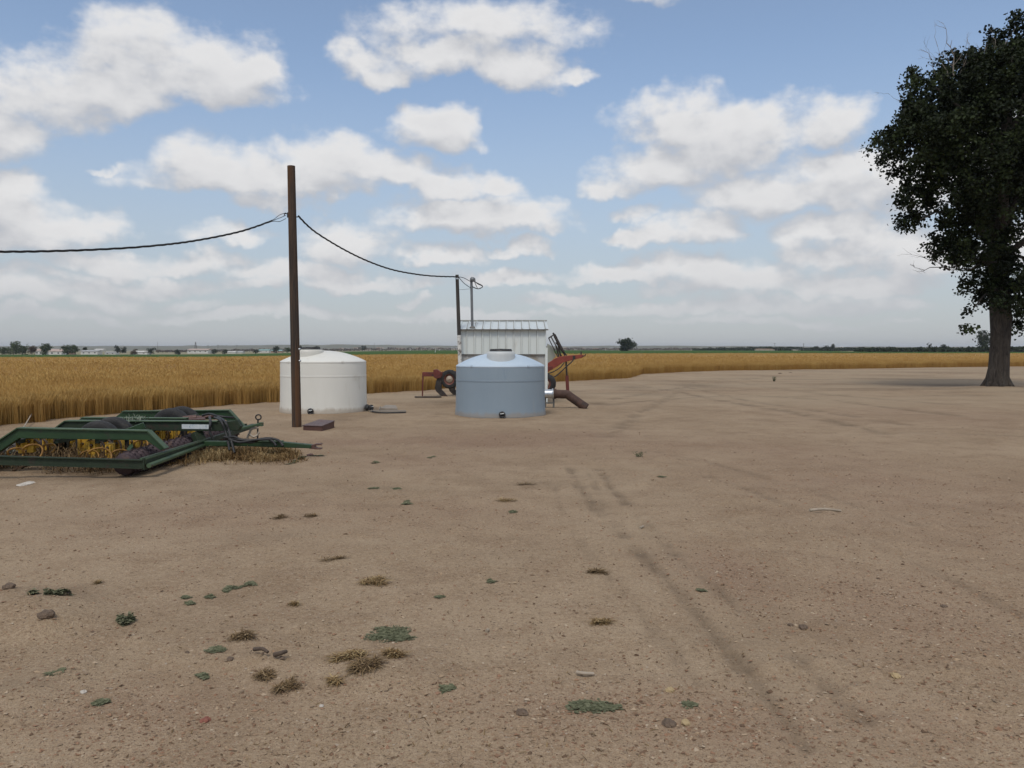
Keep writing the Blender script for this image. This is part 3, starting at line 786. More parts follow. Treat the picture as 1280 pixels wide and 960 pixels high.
# ------------------------------------------------------------------ far buildings
m_fw = mat("far_white_wall", (.56,.55,.52), (.66,.65,.62), .3, .8, bump=0)
m_fr = mat("far_pink_roof", (.40,.31,.27), (.47,.37,.32), .3, .8, bump=0)
m_fg = mat("far_grey_roof", (.36,.36,.36), (.45,.45,.45), .3, .7, bump=0)
m_fb = mat("far_brown_wall", (.30,.20,.14), (.36,.25,.18), .3, .8, bump=0)
m_ft = mat("far_teal_roof", (.20,.34,.33), (.26,.40,.38), .3, .7, bump=0)
m_fd = mat("far_dark", (.04,.04,.045), (.07,.07,.07), .3, .8, bump=0)
m_fp = mat("far_pale_wall", (.46,.40,.33), (.54,.48,.40), .3, .8, bump=0)
def house(px0, px1, yr, ye, yb, Y, wall, roof, label, group=None, name="distant_house", win=True, depth=9):
    a, b = at(px0, yb, Y), at(px1, yb, Y)
    eave = at(px0, ye, Y).z; ridge = at(px0, yr, Y).z
    o = thing(name, ((a.x + b.x) / 2, Y + depth / 2, a.z), label, "building", group)
    w, z0 = b.x - a.x, a.z - .6
    cx = (a.x + b.x) / 2
    MB().box((cx, Y + depth / 2, (z0 + eave) / 2), (w, depth, eave - z0)).build("wall", wall, o)
    ov = .06 * depth
    x0, x1 = a.x - .3, b.x + .3
    MB().prism([(x0, Y - ov, eave + .02), (x0, Y + depth / 2, ridge), (x0, Y + depth + ov, eave + .02)], (x1 - x0, 0, 0)).build("roof", roof, o)
    if win:
        nwin = max(2, int(w / 5)); h = eave - a.z
        for k in range(nwin):
            MB().box((a.x + w * (k + .5) / nwin, Y - .02, a.z + h * .55), (min(1.4, w / nwin * .45), .08, h * .32)).build("window", m_fd, o)
    return o
house(44, 53, 436.0, 438.6, 444, 690, m_fw, m_fr, "farmhouse with a pale sloping roof between the first two green tree groups")
house(61, 77, 436.2, 439.2, 444, 690, m_fw, m_fr, "long low farmhouse with a pinkish roof between two round green trees")
house(78, 88, 437.2, 440.0, 444, 720, m_fb, m_fr, "brown-walled farm shed half hidden behind the wide green tree")
house(101, 122, 437.8, 439.2, 443.2, 760, m_fw, m_fg, "long white shed right of the wide green tree")
house(118, 128, 436.0, 437.2, 438.8, 980, m_fw, m_fw, "small house with a bright white roof above the long white shed", win=False)
house(131, 144, 439.6, 440.6, 443.2, 780, m_fw, m_fg, "low pale shed just before the lone dark double-topped tree")
house(167, 184, 438.6, 440.0, 443.0, 780, m_fw, m_fw, "low house with a wide white roof right of the lone dark tree")
house(234, 260, 435.8, 437.6, 441.2, 900, m_fw, m_fr, "long two-storey white building in the middle of the left horizon", depth=14)
house(284, 294, 438.8, 439.8, 441.4, 980, m_fw, m_fw, "white low shed second right of the long white building", win=False)
house(296, 303, 438.6, 439.8, 441.4, 1000, m_fw, m_fg, "tiny white box-like shed left of the teal-roofed house", win=False)
house(323, 336, 436.6, 438.2, 440.2, 1000, m_fw, m_ft, "small house with a teal roof left of the tall bare pole")
house(338, 352, 437.2, 438.6, 440.4, 1050, m_fb, m_ft, "brown house right beside the teal-roofed house")
house(378, 398, 434.8, 435.6, 438.6, 1000, m_fd, m_fd, "long black flat barn just above the white tank", name="distant_barn", win=False)
rd = random.Random(12)
def town(px0, px1, n, group, where, Yc):
    for k in range(n):
        px = px0 + (px1 - px0) * (k + rd.uniform(.2, .8)) / n
        wd_ = rd.uniform(3, 6.5); yb = 437.6; ye = rd.uniform(435.0, 435.9); yr = ye - rd.uniform(.5, .9)
        wl, nm = [(m_fp, "pale"), (m_fb, "brown"), (m_fw, "white"), (m_fp, "pale")][k % 4]
        house(px - wd_ / 2, px + wd_ / 2, yr, ye, yb, Yc + rd.uniform(-150, 150), wl, [m_fr, m_fg, m_fb][k % 3], "tiny %s-walled house of the far town %s" % (nm, where), group, depth=10)
town(422, 572, 17, "houses of the far town between the tanks", "between the white tank and the shed", 2000)
town(700, 776, 9, "houses of the far town right of the shed", "between the shed and the lone round tree", 2000)
house(946, 972, 436.0, 436.8, 438.3, 980, m_fp, m_fb, "low pale brown farm building in front of the distant wood", win=True)
house(992, 1004, 436.4, 437.0, 438.4, 960, m_fp, m_fg, "short pale wall-like shed at the right end of the distant wood clearing", win=False)
# white domed bin above the wood
c = at(1052, 436, 1000)
o = thing("storage_bin", (c.x, c.y, c.z - 4), "white domed storage bin showing above the distant wood", "bin")
MB().lathe([(2.4, -5), (2.4, .8)], c, 16).build("wall", m_fw, o)
MB().lathe([(2.45, .8), (2.1, 1.8), (1.2, 2.5), (.01, 2.8)], c, 16).build("roof", m_fw, o)
m_post = mat("grey_far_pole", (.10,.095,.09), (.15,.14,.13), 1, .9, bump=0)
def far_pole(px, yt, yb, Y, label, w=.25, arm=False, tower=False):
    a, b = at(px, yb, Y), at(px, yt, Y)
    o = thing("distant_tower" if tower else "distant_pole", a, label, "tower" if tower else "pole")
    mb = MB()
    if tower:
        for s in ((-1, -1), (-1, 1), (1, -1), (1, 1)): mb.beam(a + Vector((s[0] * 1.4, s[1] * 1.4, -1)), b + Vector((s[0] * .25, s[1] * .25, 0)), .28, .28)
        for k in range(6):
            z = a.z + (b.z - a.z) * (k + .5) / 6; mb.box((a.x, a.y, z), (2.4 - .35 * k, 2.4 - .35 * k, .2))
        mb.build("lattice", m_post, o)
    else:
        mb.tube([a - Vector((0, 0, 1)), b], [w, w * .7], 6); mb.build("pole_shaft", m_post, o)
    if arm: MB().box((b.x, b.y, b.z - 1.0), (2.6, .2, .2)).build("cross_arm", m_post, o)
far_pole(244.5, 427.5, 437, 1100, "lattice tower above the long white building", tower=True)
far_pole(197, 427.5, 440, 900, "thin pole between the low house with white roof and the tower", .18)
far_pole(260, 431, 440, 950, "thin pole at the right end of the long white building", .18, True)
far_pole(272.5, 430.5, 440, 950, "thin pole with a cross arm right of the long white building", .2, True)
far_pole(296, 431, 440, 950, "thin pole behind the tiny white box-like shed", .18, True)
far_pole(468, 428.5, 437, 1500, "thin mast on the far ridge between the tanks", .25)
far_pole(968.5, 428.5, 437.5, 950, "thin pole over the low pale brown farm building", .2, True)
far_pole(1004.5, 429, 437.5, 950, "thin dark pole at the left of the three treetops", .3, True)
# pale marker standing in the green strip
a = at(543.5, 442.3, 330)
mk_ = MB().tube([a, a + Vector((.5, 0, 2.4))], [.12, .12], 6).build("field_marker", m_fw)
tag(mk_, "thin white leaning marker pipe in the green strip between the tanks", "marker")
# ------------------------------------------------------------------ poly tanks
m_whitepoly = mat("white_poly", (.67,.665,.61), (.72,.715,.665), 1.2, .5, 0, .04, (.56,.54,.47), .15, 1.6, (1, 1, .35))
m_whitelid = mat("cream_poly", (.58,.57,.52), (.64,.63,.58), 2, .5, 0, .04)
m_bluepoly = mat("pale_blue_poly", (.225,.288,.345), (.248,.312,.370), 1.0, .5, 0, .04, (.165,.235,.31), .25, 1.3, (1, 1, .3))
m_bluedome = mat("lighter_blue_poly", (.43,.53,.63), (.49,.59,.68), 1.4, .5, 0, .03)  # dome colour lighter than the shell
m_collar = mat("translucent_white_poly", (.50,.53,.54), (.57,.60,.60), 2, .5, 0, .03)
m_black = mat("black_plastic", (.018,.018,.019), (.035,.034,.033), 8, .5, 0, .05)
m_scum = mat("tank_water_line", (.198,.255,.307), (.218,.276,.328), 3, .5, 0, .03)
def dusty(m, h=.22, amt=.6):
    """soil splashed up on the foot of a tank, fading out unevenly"""
    t = m.node_tree; b = [n for n in t.nodes if n.type == 'BSDF_PRINCIPLED'][0]
    src = b.inputs['Base Color'].links[0].from_socket
    co = objco(t); s = t.nodes.new('ShaderNodeSeparateXYZ'); t.links.new(co, s.inputs[0])
    n = noise(t, vmt(t, 'MULTIPLY', co, (1, 1, .5)), 7, 6, .65)
    f = mth(t, 'SUBTRACT', mapr(t, s.outputs[2], 0, h * 1.6, 1, 0), mth(t, 'MULTIPLY', n, .9))
    n2 = noise(t, vmt(t, 'MULTIPLY', co, (1, 1, .12)), 4.5, 5, .6)
    c = mixc(t, mapr(t, n2, .55, .8, 0, .22), src, (.42, .36, .28))
    t.links.new(mixc(t, mapr(t, f, -.05, .45, 0, amt), c, (.30, .23, .155)), b.inputs['Base Color'])
dusty(m_whitepoly); dusty(m_bluepoly, .2, .5)
def tank(name, c, r, zr, ztop, body, dome, collar, label, cx_off, cy_off, rc, zc_top, band=None, lidm=None, bandm=None):
    z0 = gz(c.x, c.y) - .03
    o = thing(name, (c.x, c.y, z0), label, "water tank")
    ctr = (c.x, c.y, 0)
    prof = [(.02, z0), (r + .02, z0), (r + .035, z0 + .03), (r + .03, z0 + .07), (r + .012, z0 + .25), (r + .003, zr * .55), (r, zr - .05), (r - .004, zr - .01)]
    MB().lathe(prof, ctr, 96).build("shell", body, o)
    n = 14; R_, h = r - .004, ztop - zr
    dp = [(r - .004, zr - .01), (r + .008, zr + .006), (r - .01, zr + .035)]
    for k in range(1, n + 1):
        q = 1 - k / n
        dp.append((max(.01, (r - .01) * q), zr + .035 + (h - .035) * (1 - q ** 2.1)))
    MB().lathe(dp, ctr, 96).build("domed_top", dome, o)
    ac = (c.x + cx_off, c.y + cy_off, 0)
    rr = math.hypot(cx_off, cy_off)
    zb = zr - .05
    cl = MB().lathe([(rc + .012, zb), (rc + .004, zc_top - .09), (rc, zc_top - .02), (rc - .03, zc_top), (.01, zc_top + .004)], ac, 64).build("manway_collar", collar, o)
    lid = MB().lathe([(rc * .80, zc_top - .005), (rc * .80, zc_top + .03), (rc * .74, zc_top + .045), (rc * .45, zc_top + .05), (rc * .42, zc_top + .062), (.01, zc_top + .066)], ac, 48)
    for k in range(8):
        a = k * math.pi / 4; lid.box((ac[0] + rc * .6 * math.cos(a), ac[1] + rc * .6 * math.sin(a), zc_top + .05), (rc * .34, .03, .02), Matrix.Rotation(a, 3, 'Z'))
    lid.build("lid", lidm or m_black, o)
    lug = MB()
    for a in (R(232), R(308), R(52), R(128)):                         # tie down lugs on the shoulder
        lug.box((c.x + (r - .02) * math.cos(a), c.y + (r - .02) * math.sin(a), zr + .02), (.07, .07, .05), Matrix.Rotation(a, 3, 'Z'))
    lug.build("tie_down_lugs", dome, o, bevel=.012)
    if band:
        MB().lathe([(r + .0045, band - .03), (r + .0065, band - .02), (r + .0065, band + .012), (r + .0035, band + .022)], ctr, 96).build("seam_band", bandm or m_scum, o)
    return o
def fitting(o, p, direction, name="outlet_fitting"):
    d = Vector(direction).normalized()
    mb = MB().lathe([(.01, -.06), (.085, -.06), (.085, -.02), (.065, -.02), (.065, .06), (.078, .06), (.078, .11), (.05, .115), (.045, .075), (.01, .07)], p, 24, d)
    f = mb.build(name, m_black, o)
    hb = MB(); q = Vector(p) + d * .10 + Vector((0, 0, .02))
    hb.beam(q + Vector((-.045, -.015, 0)), q + Vector((.045, -.015, .015)), .018, .022)
    hb.build("valve_handle", m_collar, f)
yf = gp(404, 517.5).y; r1 = .0508 * yf / (1 - .0508); y1 = yf + r1
c1 = Vector(((404.5 - 640) / FPX * y1, y1, 0))
white = tank("poly_tank", c1, r1, 1.27, 1.575, m_whitepoly, m_whitepoly, m_whitelid, "white plastic water tank with a domed top behind the tall bare pole", -.27, -.42, .36, 1.60, band=.93, bandm=m_whitepoly)
fitting(white, at(388, 514, y1 - r1 * .98), (.25, -1, 0))
fitting(white, at(460.5, 509.5, y1 - .25) , (1, -.4, 0))
yf = gp(625, 522.5).y; r2 = .0535 * yf / (1 - .0535); y2 = yf + r2
c2 = Vector(((625.5 - 640) / FPX * y2, y2, 0))
blue = tank("poly_tank", c2, r2, 1.185, 1.525, m_bluepoly, m_bluedome, m_collar, "pale blue plastic water tank with a white manway collar in front of the metal shed", .02, -.56, .335, 1.555, band=.86)
fitting(blue, at(627.5, 518, y2 - r2 - .01), (.05, -1, 0))
# white scrap beside the blue tank
p = on(604, 521.5)
sc_ = MB().beam(p + Vector((-.10, 0, .03)), p + Vector((.02, -.02, .03)), .05, .045).beam(p + Vector((-.02, -.03, .02)), p + Vector((.11, -.06, .025)), .07, .03).beam(p + Vector((-.11, 0, .03)), p + Vector((-.13, .02, .09)), .035, .03)
tag(sc_.build("plastic_scrap", m_whitelid, bevel=.012), "white plastic scrap lying against the foot of the blue tank", "scrap")
p = on(571, 519)
tag(MB().beam(p + Vector((0, .05, .0)), p + Vector((.02, .05, .12)), .022, .022).build("wooden_peg", m_twig), "tiny pale peg stuck in the soil at the left foot of the blue tank", "peg")

# ------------------------------------------------------------------ metal shed
m_panel = mat("white_sheet_metal", (.62,.67,.65), (.69,.73,.71), .8, .5, .0, .03, (.50,.48,.42), .35, 1.8, (1, 1, .15))
m_panel_low = mat("grey_sheet_metal", (.38,.38,.36), (.45,.45,.43), .8, .5, .0, .03, (.30,.27,.22), .45, 1.4, (1, 1, .2))
m_roof = mat("bluish_roof_metal", (.54,.60,.61), (.61,.66,.67), .9, .4, .05, .02, (.40,.40,.38), .3, 1.2)
m_seam = mat('grimy_seam', (.26,.26,.24), (.34,.34,.31), 3, .7, 0, 0)
m_flash = mat("dark_flashing", (.10,.10,.095), (.19,.18,.165), 3, .6, .3, .05, (.20,.11,.06), .3)
SY = 24.2
sx0, sx1 = at(575, 450, SY).x, at(682.5, 450, SY).x
ze, zr_ = at(600, 411.5, SY).z, at(600, 401.5, SY + 1.1).z
zt = at(600, 443.3, SY).z
z0 = gz((sx0 + sx1) / 2, SY + 1) - .05
shed = thing("metal_shed", ((sx0 + sx1) / 2, SY + 1.1, z0), "small white ribbed metal shed with a pitched roof behind the blue tank", "shed")
SD = 2.2
def ribbed(x0, x1, y, za, zb, n, out, rib=.035):
    """a sheet of folded metal: flat pans between small standing ribs"""
    v = []
    for k in range(n):
        a, b = x0 + (x1 - x0) * k / n, x0 + (x1 - x0) * (k + 1) / n
        v += [(a, 0), (b - .042, 0), (b - .040, rib), (b - .012, rib), (b - .010, 0)]
    v.append((x1, 0))
    mb = MB(); vs = []
    for (xx, dd) in v: vs += [(xx, y - out * dd, za), (xx, y - out * dd, zb)]
    fs = [(2 * i, 2 * i + 2, 2 * i + 3, 2 * i + 1) for i in range(len(v) - 1)]
    return mb.add(vs, fs)
NP = 11
MB().box(((sx0 + sx1) / 2, SY + SD / 2 + .02, (z0 + ze) / 2), (sx1 - sx0 - .02, SD - .06, ze - z0 - .04)).build("side_walls", m_panel, shed)
ribbed(sx0, sx1, SY - .012, zt, ze + .01, NP, 1).build("front_wall", m_panel, shed)
ribbed(sx0 + .01, sx1 - .01, SY + .0, z0, zt + .03, NP, 1, .02).build("lower_wall", m_panel_low, shed)
MB().box(((sx0 + sx1) / 2, SY - .03, zt), (sx1 - sx0, .035, .03)).build("wall_flashing", m_flash, shed)
MB().box((sx1 + .01, SY - .02, (z0 + zt) / 2 + .1), (.07, .09, zt - z0 + .2)).build("corner_trim", m_panel, shed, bevel=.006)
roof = MB()
ov = .07
ey, ry_ = SY - .10, SY + SD / 2
xa, xb = sx0 - .04, sx1 + .06
th = .03
roof.prism([(xa, ey, ze), (xa, ry_, zr_), (xa, SY + SD + .1, ze), (xa, SY + SD + .1, ze - th), (xa, ry_, zr_ - th), (xa, ey, ze - th)], (xb - xa, 0, 0))
for k in range(NP + 1):
    xx = sx0 + (sx1 - sx0) * k / NP
    roof.beam((xx, ey - .005, ze + .008), (xx, ry_ - .02, zr_ + .004), .025, .026)
seam_ = MB()
for k in range(1, NP):
    xx = sx0 + (sx1 - sx0) * k / NP - .045
    seam_.box((xx, SY - .016, (zt + ze) / 2), (.014, .012, ze - zt - .03))
for k in range(1, NP + 1):
    xx = sx0 + (sx1 - sx0) * k / NP - .028
    seam_.beam((xx, ey - .004, ze + .006), (xx, ry_ - .06, zr_ - .012 + .006), .018, .014)
seam_.build("panel_seams", m_seam, shed)
rf = roof.build("roof", m_roof, shed)
MB().beam((xa - .01, ry_, zr_ + .018), (xb + .01, ry_, zr_ + .018), .10, .034).build("ridge_cap", m_seam, rf)
MB().beam((xa, ey - .018, ze - .018), (xb, ey - .018, ze - .018), .03, .035).build("eave_trim", m_flash, shed)

# ------------------------------------------------------------------ poles and cables
def wood_pole_mat(name, a, b_, st):
    m, t, b = newmat(name)
    co = vmt(t, 'MULTIPLY', objco(t), (1, 1, .05))
    n = noise(t, co, 26, 6, .65, .3); n2 = noise(t, co, 7, 4, .6)
    c = mixc(t, mapr(t, n, .3, .7), a, b_)
    c = mixc(t, mapr(t, n2, .45, .65, 0, .8), c, st)
    t.links.new(c, b.inputs['Base Color']); b.inputs['Roughness'].default_value = .85; b.inputs['Specular IOR Level'].default_value = .25
    n4 = noise(t, vmt(t, 'MULTIPLY', objco(t), (1, 1, .018)), 55, 3, .6)
    c = mixc(t, mapr(t, n4, .60, .70, 0, .75), c, (.018, .014, .012))
    t.links.new(c, b.inputs['Base Color'])
    setbump(t, b, n, .6, .012)
    return m
m_pole = wood_pole_mat("stained_pole_wood", (.036,.030,.027), (.088,.060,.042), (.115,.056,.026))
m_wpole = wood_pole_mat("dark_weathered_wood", (.040,.038,.036), (.085,.078,.07), (.060,.052,.045))
m_galv = mat("galvanised_steel", (.50,.53,.56), (.62,.65,.68), 6, .35, .8, .05)
m_greym = mat("grey_conduit", (.16,.17,.18), (.22,.23,.24), 5, .5, .5, .03)
m_cable = mat("black_cable", (.012,.012,.013), (.025,.025,.026), 20, .6, 0, 0)
m_pwhite = mat("chipped_white_paint", (.60,.60,.57), (.68,.68,.65), 4, .7, 0, .1, (.16,.14,.12), .6, 9)
pb = on(371, 533.5)
pt = at(364, 207.5, pb.y + .02)
pole = thing("utility_pole", pb, "tall bare brown pole standing in front of the white tank", "pole")
up = (pt - pb)
pr = [.098, .097, .094, .090, .085, .081, .079]
MB().tube([pb + up * t for t in (-.06, .0, .2, .45, .7, .9, 1)], pr, 28).build("pole_shaft", m_pole, pole)
hook = pb + up * ((at(364, 270, pb.y).z - pb.z) / up.z)
MB().box(hook + Vector((-.088, -.01, .02)), (.025, .05, .10)).tube([hook + Vector((-.09, -.01, .05)), hook + Vector((-.15, -.01, .05)), hook + Vector((-.165, -.01, .01))], .011, 8).build("cable_hook", m_black, pole)
MB().tube([hook + Vector((.08, -.02, -.02)), hook + Vector((.13, -.02, -.02)), hook + Vector((.14, -.02, .01))], .011, 8).build("cable_hook", m_black, pole)
kn = MB()
for t, s in ((.30, -1), (.255, -1)):
    q = pb + up * t; kn.lathe([(.01, .03), (.022, .028), (.024, 0)], q + Vector((.088, -.02, 0)), 12, (1, -.3, 0))
kn.build("bolt", m_galv, pole)
def spline(pts, n):
    P_ = [Vector(p) for p in pts]; out = []
    for i in range(len(P_) - 1):
        p0, p1, p2, p3 = P_[max(i - 1, 0)], P_[i], P_[i + 1], P_[min(i + 2, len(P_) - 1)]
        for k in range(n):
            t = k / n
            out.append(.5 * ((2 * p1) + (p2 - p0) * t + (2 * p0 - 5 * p1 + 4 * p2 - p3) * t * t + (3 * p1 - p0 - 3 * p2 + p3) * t ** 3))
    out.append(P_[-1]); return out
def resample(pts, step):
    out, acc_ = [pts[0]], 0
    for a, b in zip(pts[:-1], pts[1:]):
        l = (b - a).length; n = max(1, int(l / step))
        out += [a.lerp(b, (k + 1) / n) for k in range(n)]
    return out
def twisted(mb, pts, rad, r, turns, strands=3, taper=0):
    pts = resample(pts, .05); L_ = 0
    tr = [[] for _ in range(strands)]
    for i, p in enumerate(pts):
        t = (pts[min(i + 1, len(pts) - 1)] - pts[max(0, i - 1)]).normalized()
        u = t.cross(Vector((0, 0, 1))).normalized(); w = t.cross(u)
        L_ += .05
        for s in range(strands):
            a = 2 * math.pi * (L_ * turns + s / strands)
            tr[s].append(p + (u * math.cos(a) + w * math.sin(a)) * rad)
    for q in tr: mb.tube(q, r, 6)
    return mb
ca = hook + Vector((-.16, -.01, .03))
lp = [at(340, 276, 16.2), at(300, 289.5, 15.4), at(240, 301.5, 14.4), at(180, 308.3, 13.5), at(120, 312, 12.7), at(60, 314, 12), at(0, 314.6, 11.3), at(-80, 313, 10.5), at(-200, 305, 9.5), at(-420, 270, 8.2)]
mb = MB()
ls = spline(lp, 10)
twisted(mb, ls, .011, .0085, 2.2)
st_ = ls[0]
for dz in (.04, -.02, -.09):                        # loose ends fanning out at the pole
    mb.tube(spline([ca + Vector((.03, 0, dz * .9)), ca.lerp(st_, .4) + Vector((0, 0, dz)), st_.lerp(ca, .15) + Vector((0, 0, dz * .3)), ls[3]], 6), .006, 6)
tag(mb.build("overhead_cable", m_cable), "twisted black overhead cable sagging from the tall bare pole to the left edge", "cable")
SPY = 24.0
ptop = at(571.3, 343.5, SPY); pbase = on(577, 506); pbase = Vector((at(577, 460, SPY).x, SPY, gz(-1.5, SPY) - .2))
rp = [hook + Vector((.13, -.02, 0)), at(385, 282.5, 17.6), at(400, 294, 18.2), at(430, 312, 19.2), at(460, 326.5, 20.2), at(490, 337, 21.2), at(520, 342.8, 22.2), at(545, 345.3, 23.1), at(571, 346, SPY - .05)]
mb = MB(); twisted(mb, spline(rp, 10), .012, .0095, 1.8)
tag(mb.build("overhead_cable", m_cable), "twisted black overhead cable running from the tall bare pole to the shed post", "cable")
post = thing("service_post", pbase, "slim dark wooden post with white painted foot at the left corner of the shed", "post")
zsw = at(574.5, 419, SPY).z
fr = (zsw - pbase.z) / (ptop.z - pbase.z); sw = pbase.lerp(ptop, fr)
MB().tube([sw, sw.lerp(ptop, .5), ptop], [.055, .052, .048], 14).build("upper_shaft", m_wpole, post)
MB().tube([pbase, sw], [.062, .057], 14).build("painted_foot", m_pwhite, post)
MB().lathe([(.058, -.02), (.058, .02)], ptop + Vector((0, 0, -.11)), 14).build("cable_clamp", m_galv, post)
mbase = at(590.3, 411, SY - .02); mbase.y = SY + .05; mtop = at(589.2, 350.5, SY + .05)
mast = thing("service_mast", mbase, "thin grey conduit mast with a weatherhead rising from the shed roof", "mast")
MB().tube([mbase + Vector((0, 0, -.05)), mbase, mtop], [.042, .038, .038], 14).build("conduit", m_greym, mast)
MB().lathe([(.085, -.01), (.085, .015), (.04, .05)], mbase + Vector((0, 0, .03)), 16).build("roof_boot", m_flash, mast)
hd = MB().lathe([(.042, -.03), (.075, -.02), (.085, .04), (.06, .085), (.01, .10)], mtop + Vector((.03, 0, 0)), 20, (.35, 0, 1))
hd.box(mtop + Vector((.075, 0, -.015)), (.09, .12, .05))
hd.build("weatherhead", m_greym, mast, bevel=.006)
mb = MB()
e0 = at(572.5, 346, SPY - .05)
for k, (a, b_) in enumerate((((580, 354), (588.5, 360)), ((580, 347.5), (589, 352.5)), ((578, 362), (588, 361)))):
    s_ = at(573, 346 if k < 2 else 362, SPY - .05)
    mb.tube(spline([s_, at(*a, SPY), at(*b_, SY)], 8), .009 if k < 2 else .004, 6)
W0 = mtop + Vector((.09, -.03, -.03))
def pw(x, y_, d=0): return at(x, y_, SY + .02 + d)
mb.tube(spline([W0, pw(597, 354), pw(602.5, 356.8), pw(602.8, 359), pw(598, 361), pw(594, 360), pw(591, 358.5)], 8), .012, 6)
mb.tube(spline([W0, pw(594.5, 355.5, .05), pw(596.5, 360.5, .05), pw(592, 359.5, .03), pw(590.3, 357, .0)], 8), .009, 6)
mb.tube(spline([W0, pw(597.5, 355.2, -.05), pw(603.2, 358, -.05), pw(600, 361, -.04)], 8), .008, 6)
tag(mb.build("service_drop_wire", m_cable), "looped black wires drooping between the shed post and the weatherhead", "wire")

# ------------------------------------------------------------------ steel box, pipe, board
m_rustbox = mat("brown_red_steel", (.085,.042,.034), (.115,.058,.046), 5, .55, .1, .12, (.065,.05,.05), .35, 4)
A, B_, C_ = on(379, 537.2), on(402.6, 538), on(418, 534.6)
A.z = B_.z = C_.z = gz(B_.x, B_.y) - .01
bx = thing("steel_box", (A + C_) / 2, "low rusty red steel box on the soil right of the tall bare pole", "box")
D_ = A + (C_ - B_) * 1.25
hs_ = [.10, .10, .155, .155]
tp4 = [p + Vector((0, 0, h)) for p, h in zip((A, B_, C_, D_), hs_)]
MB().add([A, B_, C_, D_] + tp4, [(0, 1, 2, 3), (4, 7, 6, 5), (0, 4, 5, 1), (1, 5, 6, 2), (2, 6, 7, 3), (3, 7, 4, 0)]).build("box_body", m_rustbox, bx, bevel=.006)
cc = (A + C_) / 2
cov = [cc + (p - cc) * 1.05 + Vector((0, 0, h + .003)) for p, h in zip((A, B_, C_, D_), hs_)]
MB().prism(cov, Vector((0, 0, .014))).build("cover_plate", mat("sky_tinted_steel", (.105,.066,.062), (.135,.09,.085), 4, .5, .2, .08, (.12,.055,.04), .4, 5), bx, bevel=.003)  # reflected sky painted into the cover as a lighter purplish tint
m_rustpipe = mat("rust_brown_pipe", (.060,.034,.026), (.095,.052,.038), 6, .8, .1, .25, (.045,.03,.025), .5, 3)
PY = 22.6
q0, q1, q2 = at(655, 492, PY), at(693, 492.3, PY), at(709, 493.2, PY)
q3 = on(733, 510.5); q3.z += .02
pipe = thing("discharge_pipe", Vector((q1.x, q1.y, 0)), "brown irrigation pipe bending down to the soil right of the blue tank", "pipe")
rp_ = .118
cv = spline([q1, q1.lerp(q2, .6), q2, q2.lerp(q3, .18), q2.lerp(q3, .5), q3], 6)
mb = MB().tube(cv, rp_, 24, False); mb.tube(cv, rp_ - .012, 24, False)
mb.build("elbow_pipe", m_rustpipe, pipe)
MB().tube([q1 + Vector((-.01, 0, 0)), q1 + Vector((.05, 0, 0))], rp_ + .022, 24).build("pipe_flange", m_rustpipe, pipe)
MB().tube([q0, q1 + Vector((-.06, 0, 0))], rp_ + .004, 28).build("galvanised_section", m_galv, pipe)
MB().lathe([(rp_ + .006, -.02), (rp_ + .03, -.015), (rp_ + .03, .015), (rp_ + .006, .02)], q1 + Vector((-.05, 0, 0)), 28, (1, 0, 0)).build("band_clamp", m_galv, pipe)
lg = MB()
for dxx in (-.25, -.02): lg.beam(Vector((q1.x + dxx, PY, -.05)), Vector((q1.x + dxx, PY, q1.z - .09)), .05, .03)
lg.beam(Vector((q1.x - .27, PY, .14)), Vector((q1.x + .0, PY, .14)), .04, .04)
lg.build("pipe_support", m_flash, pipe)
m_board = mat("grey_weathered_board", (.21,.185,.155), (.29,.26,.22), 5, .9, 0, .2, (.15,.12,.09), .4, 3, (.3, 1, 1))
a, b_ = on(463, 515.6), on(508, 515.2)
bo = thing("weathered_board", a.lerp(b_, .5), "weathered grey board lying on the soil right of the white tank", "board")
MB().beam(a + Vector((0, 0, .03)), b_ + Vector((0, 0, .025)), .12, .045).build("plank", m_board, bo, bevel=.004)
MB().beam(a.lerp(b_, .25) + Vector((0, 0, .06)), a.lerp(b_, .27) + Vector((0, .06, .14)), .03, .03).build("cleat", m_board, bo)
a = on(486, 511)
vs = [on(475, 512.5, .0), on(497, 513, 0), on(495, 508.8, 0), on(482, 508.3, 0)]
for v_ in vs: v_.z = gz(a.x, a.y)
tag(MB().prism(vs, (0, 0, .06)).build("concrete_slab", mat("pale_concrete", (.23,.20,.165), (.29,.255,.215), 4, .95, 0, .2), bevel=.01), "thin pale slab half buried behind the weathered board", "slab")
mb = MB(); p_ = at(461, 511.5, y1 - .5); pg_ = [p_, on(463, 514.5, .04), on(468, 516.8, .03), on(480, 517.8, .025), on(495, 517.4, .025), on(507, 516.8, .02)]
mb.tube(spline(pg_, 6), .017, 8); tag(mb.build("drain_hose", m_cable), "thin black hose running from the white tank along the weathered board", "hose")
a, b_ = on(519, 497.8), on(551, 497.0)
tag(MB().beam(a + Vector((0, 0, .03)), b_ + Vector((0, 0, .03)), .15, .05).build("timber_plank", mat("dark_old_timber", (.07,.055,.045), (.12,.10,.08), 4, .9, 0, .2), bevel=.006), "dark old plank on the soil under the red plough's stand leg", "plank")

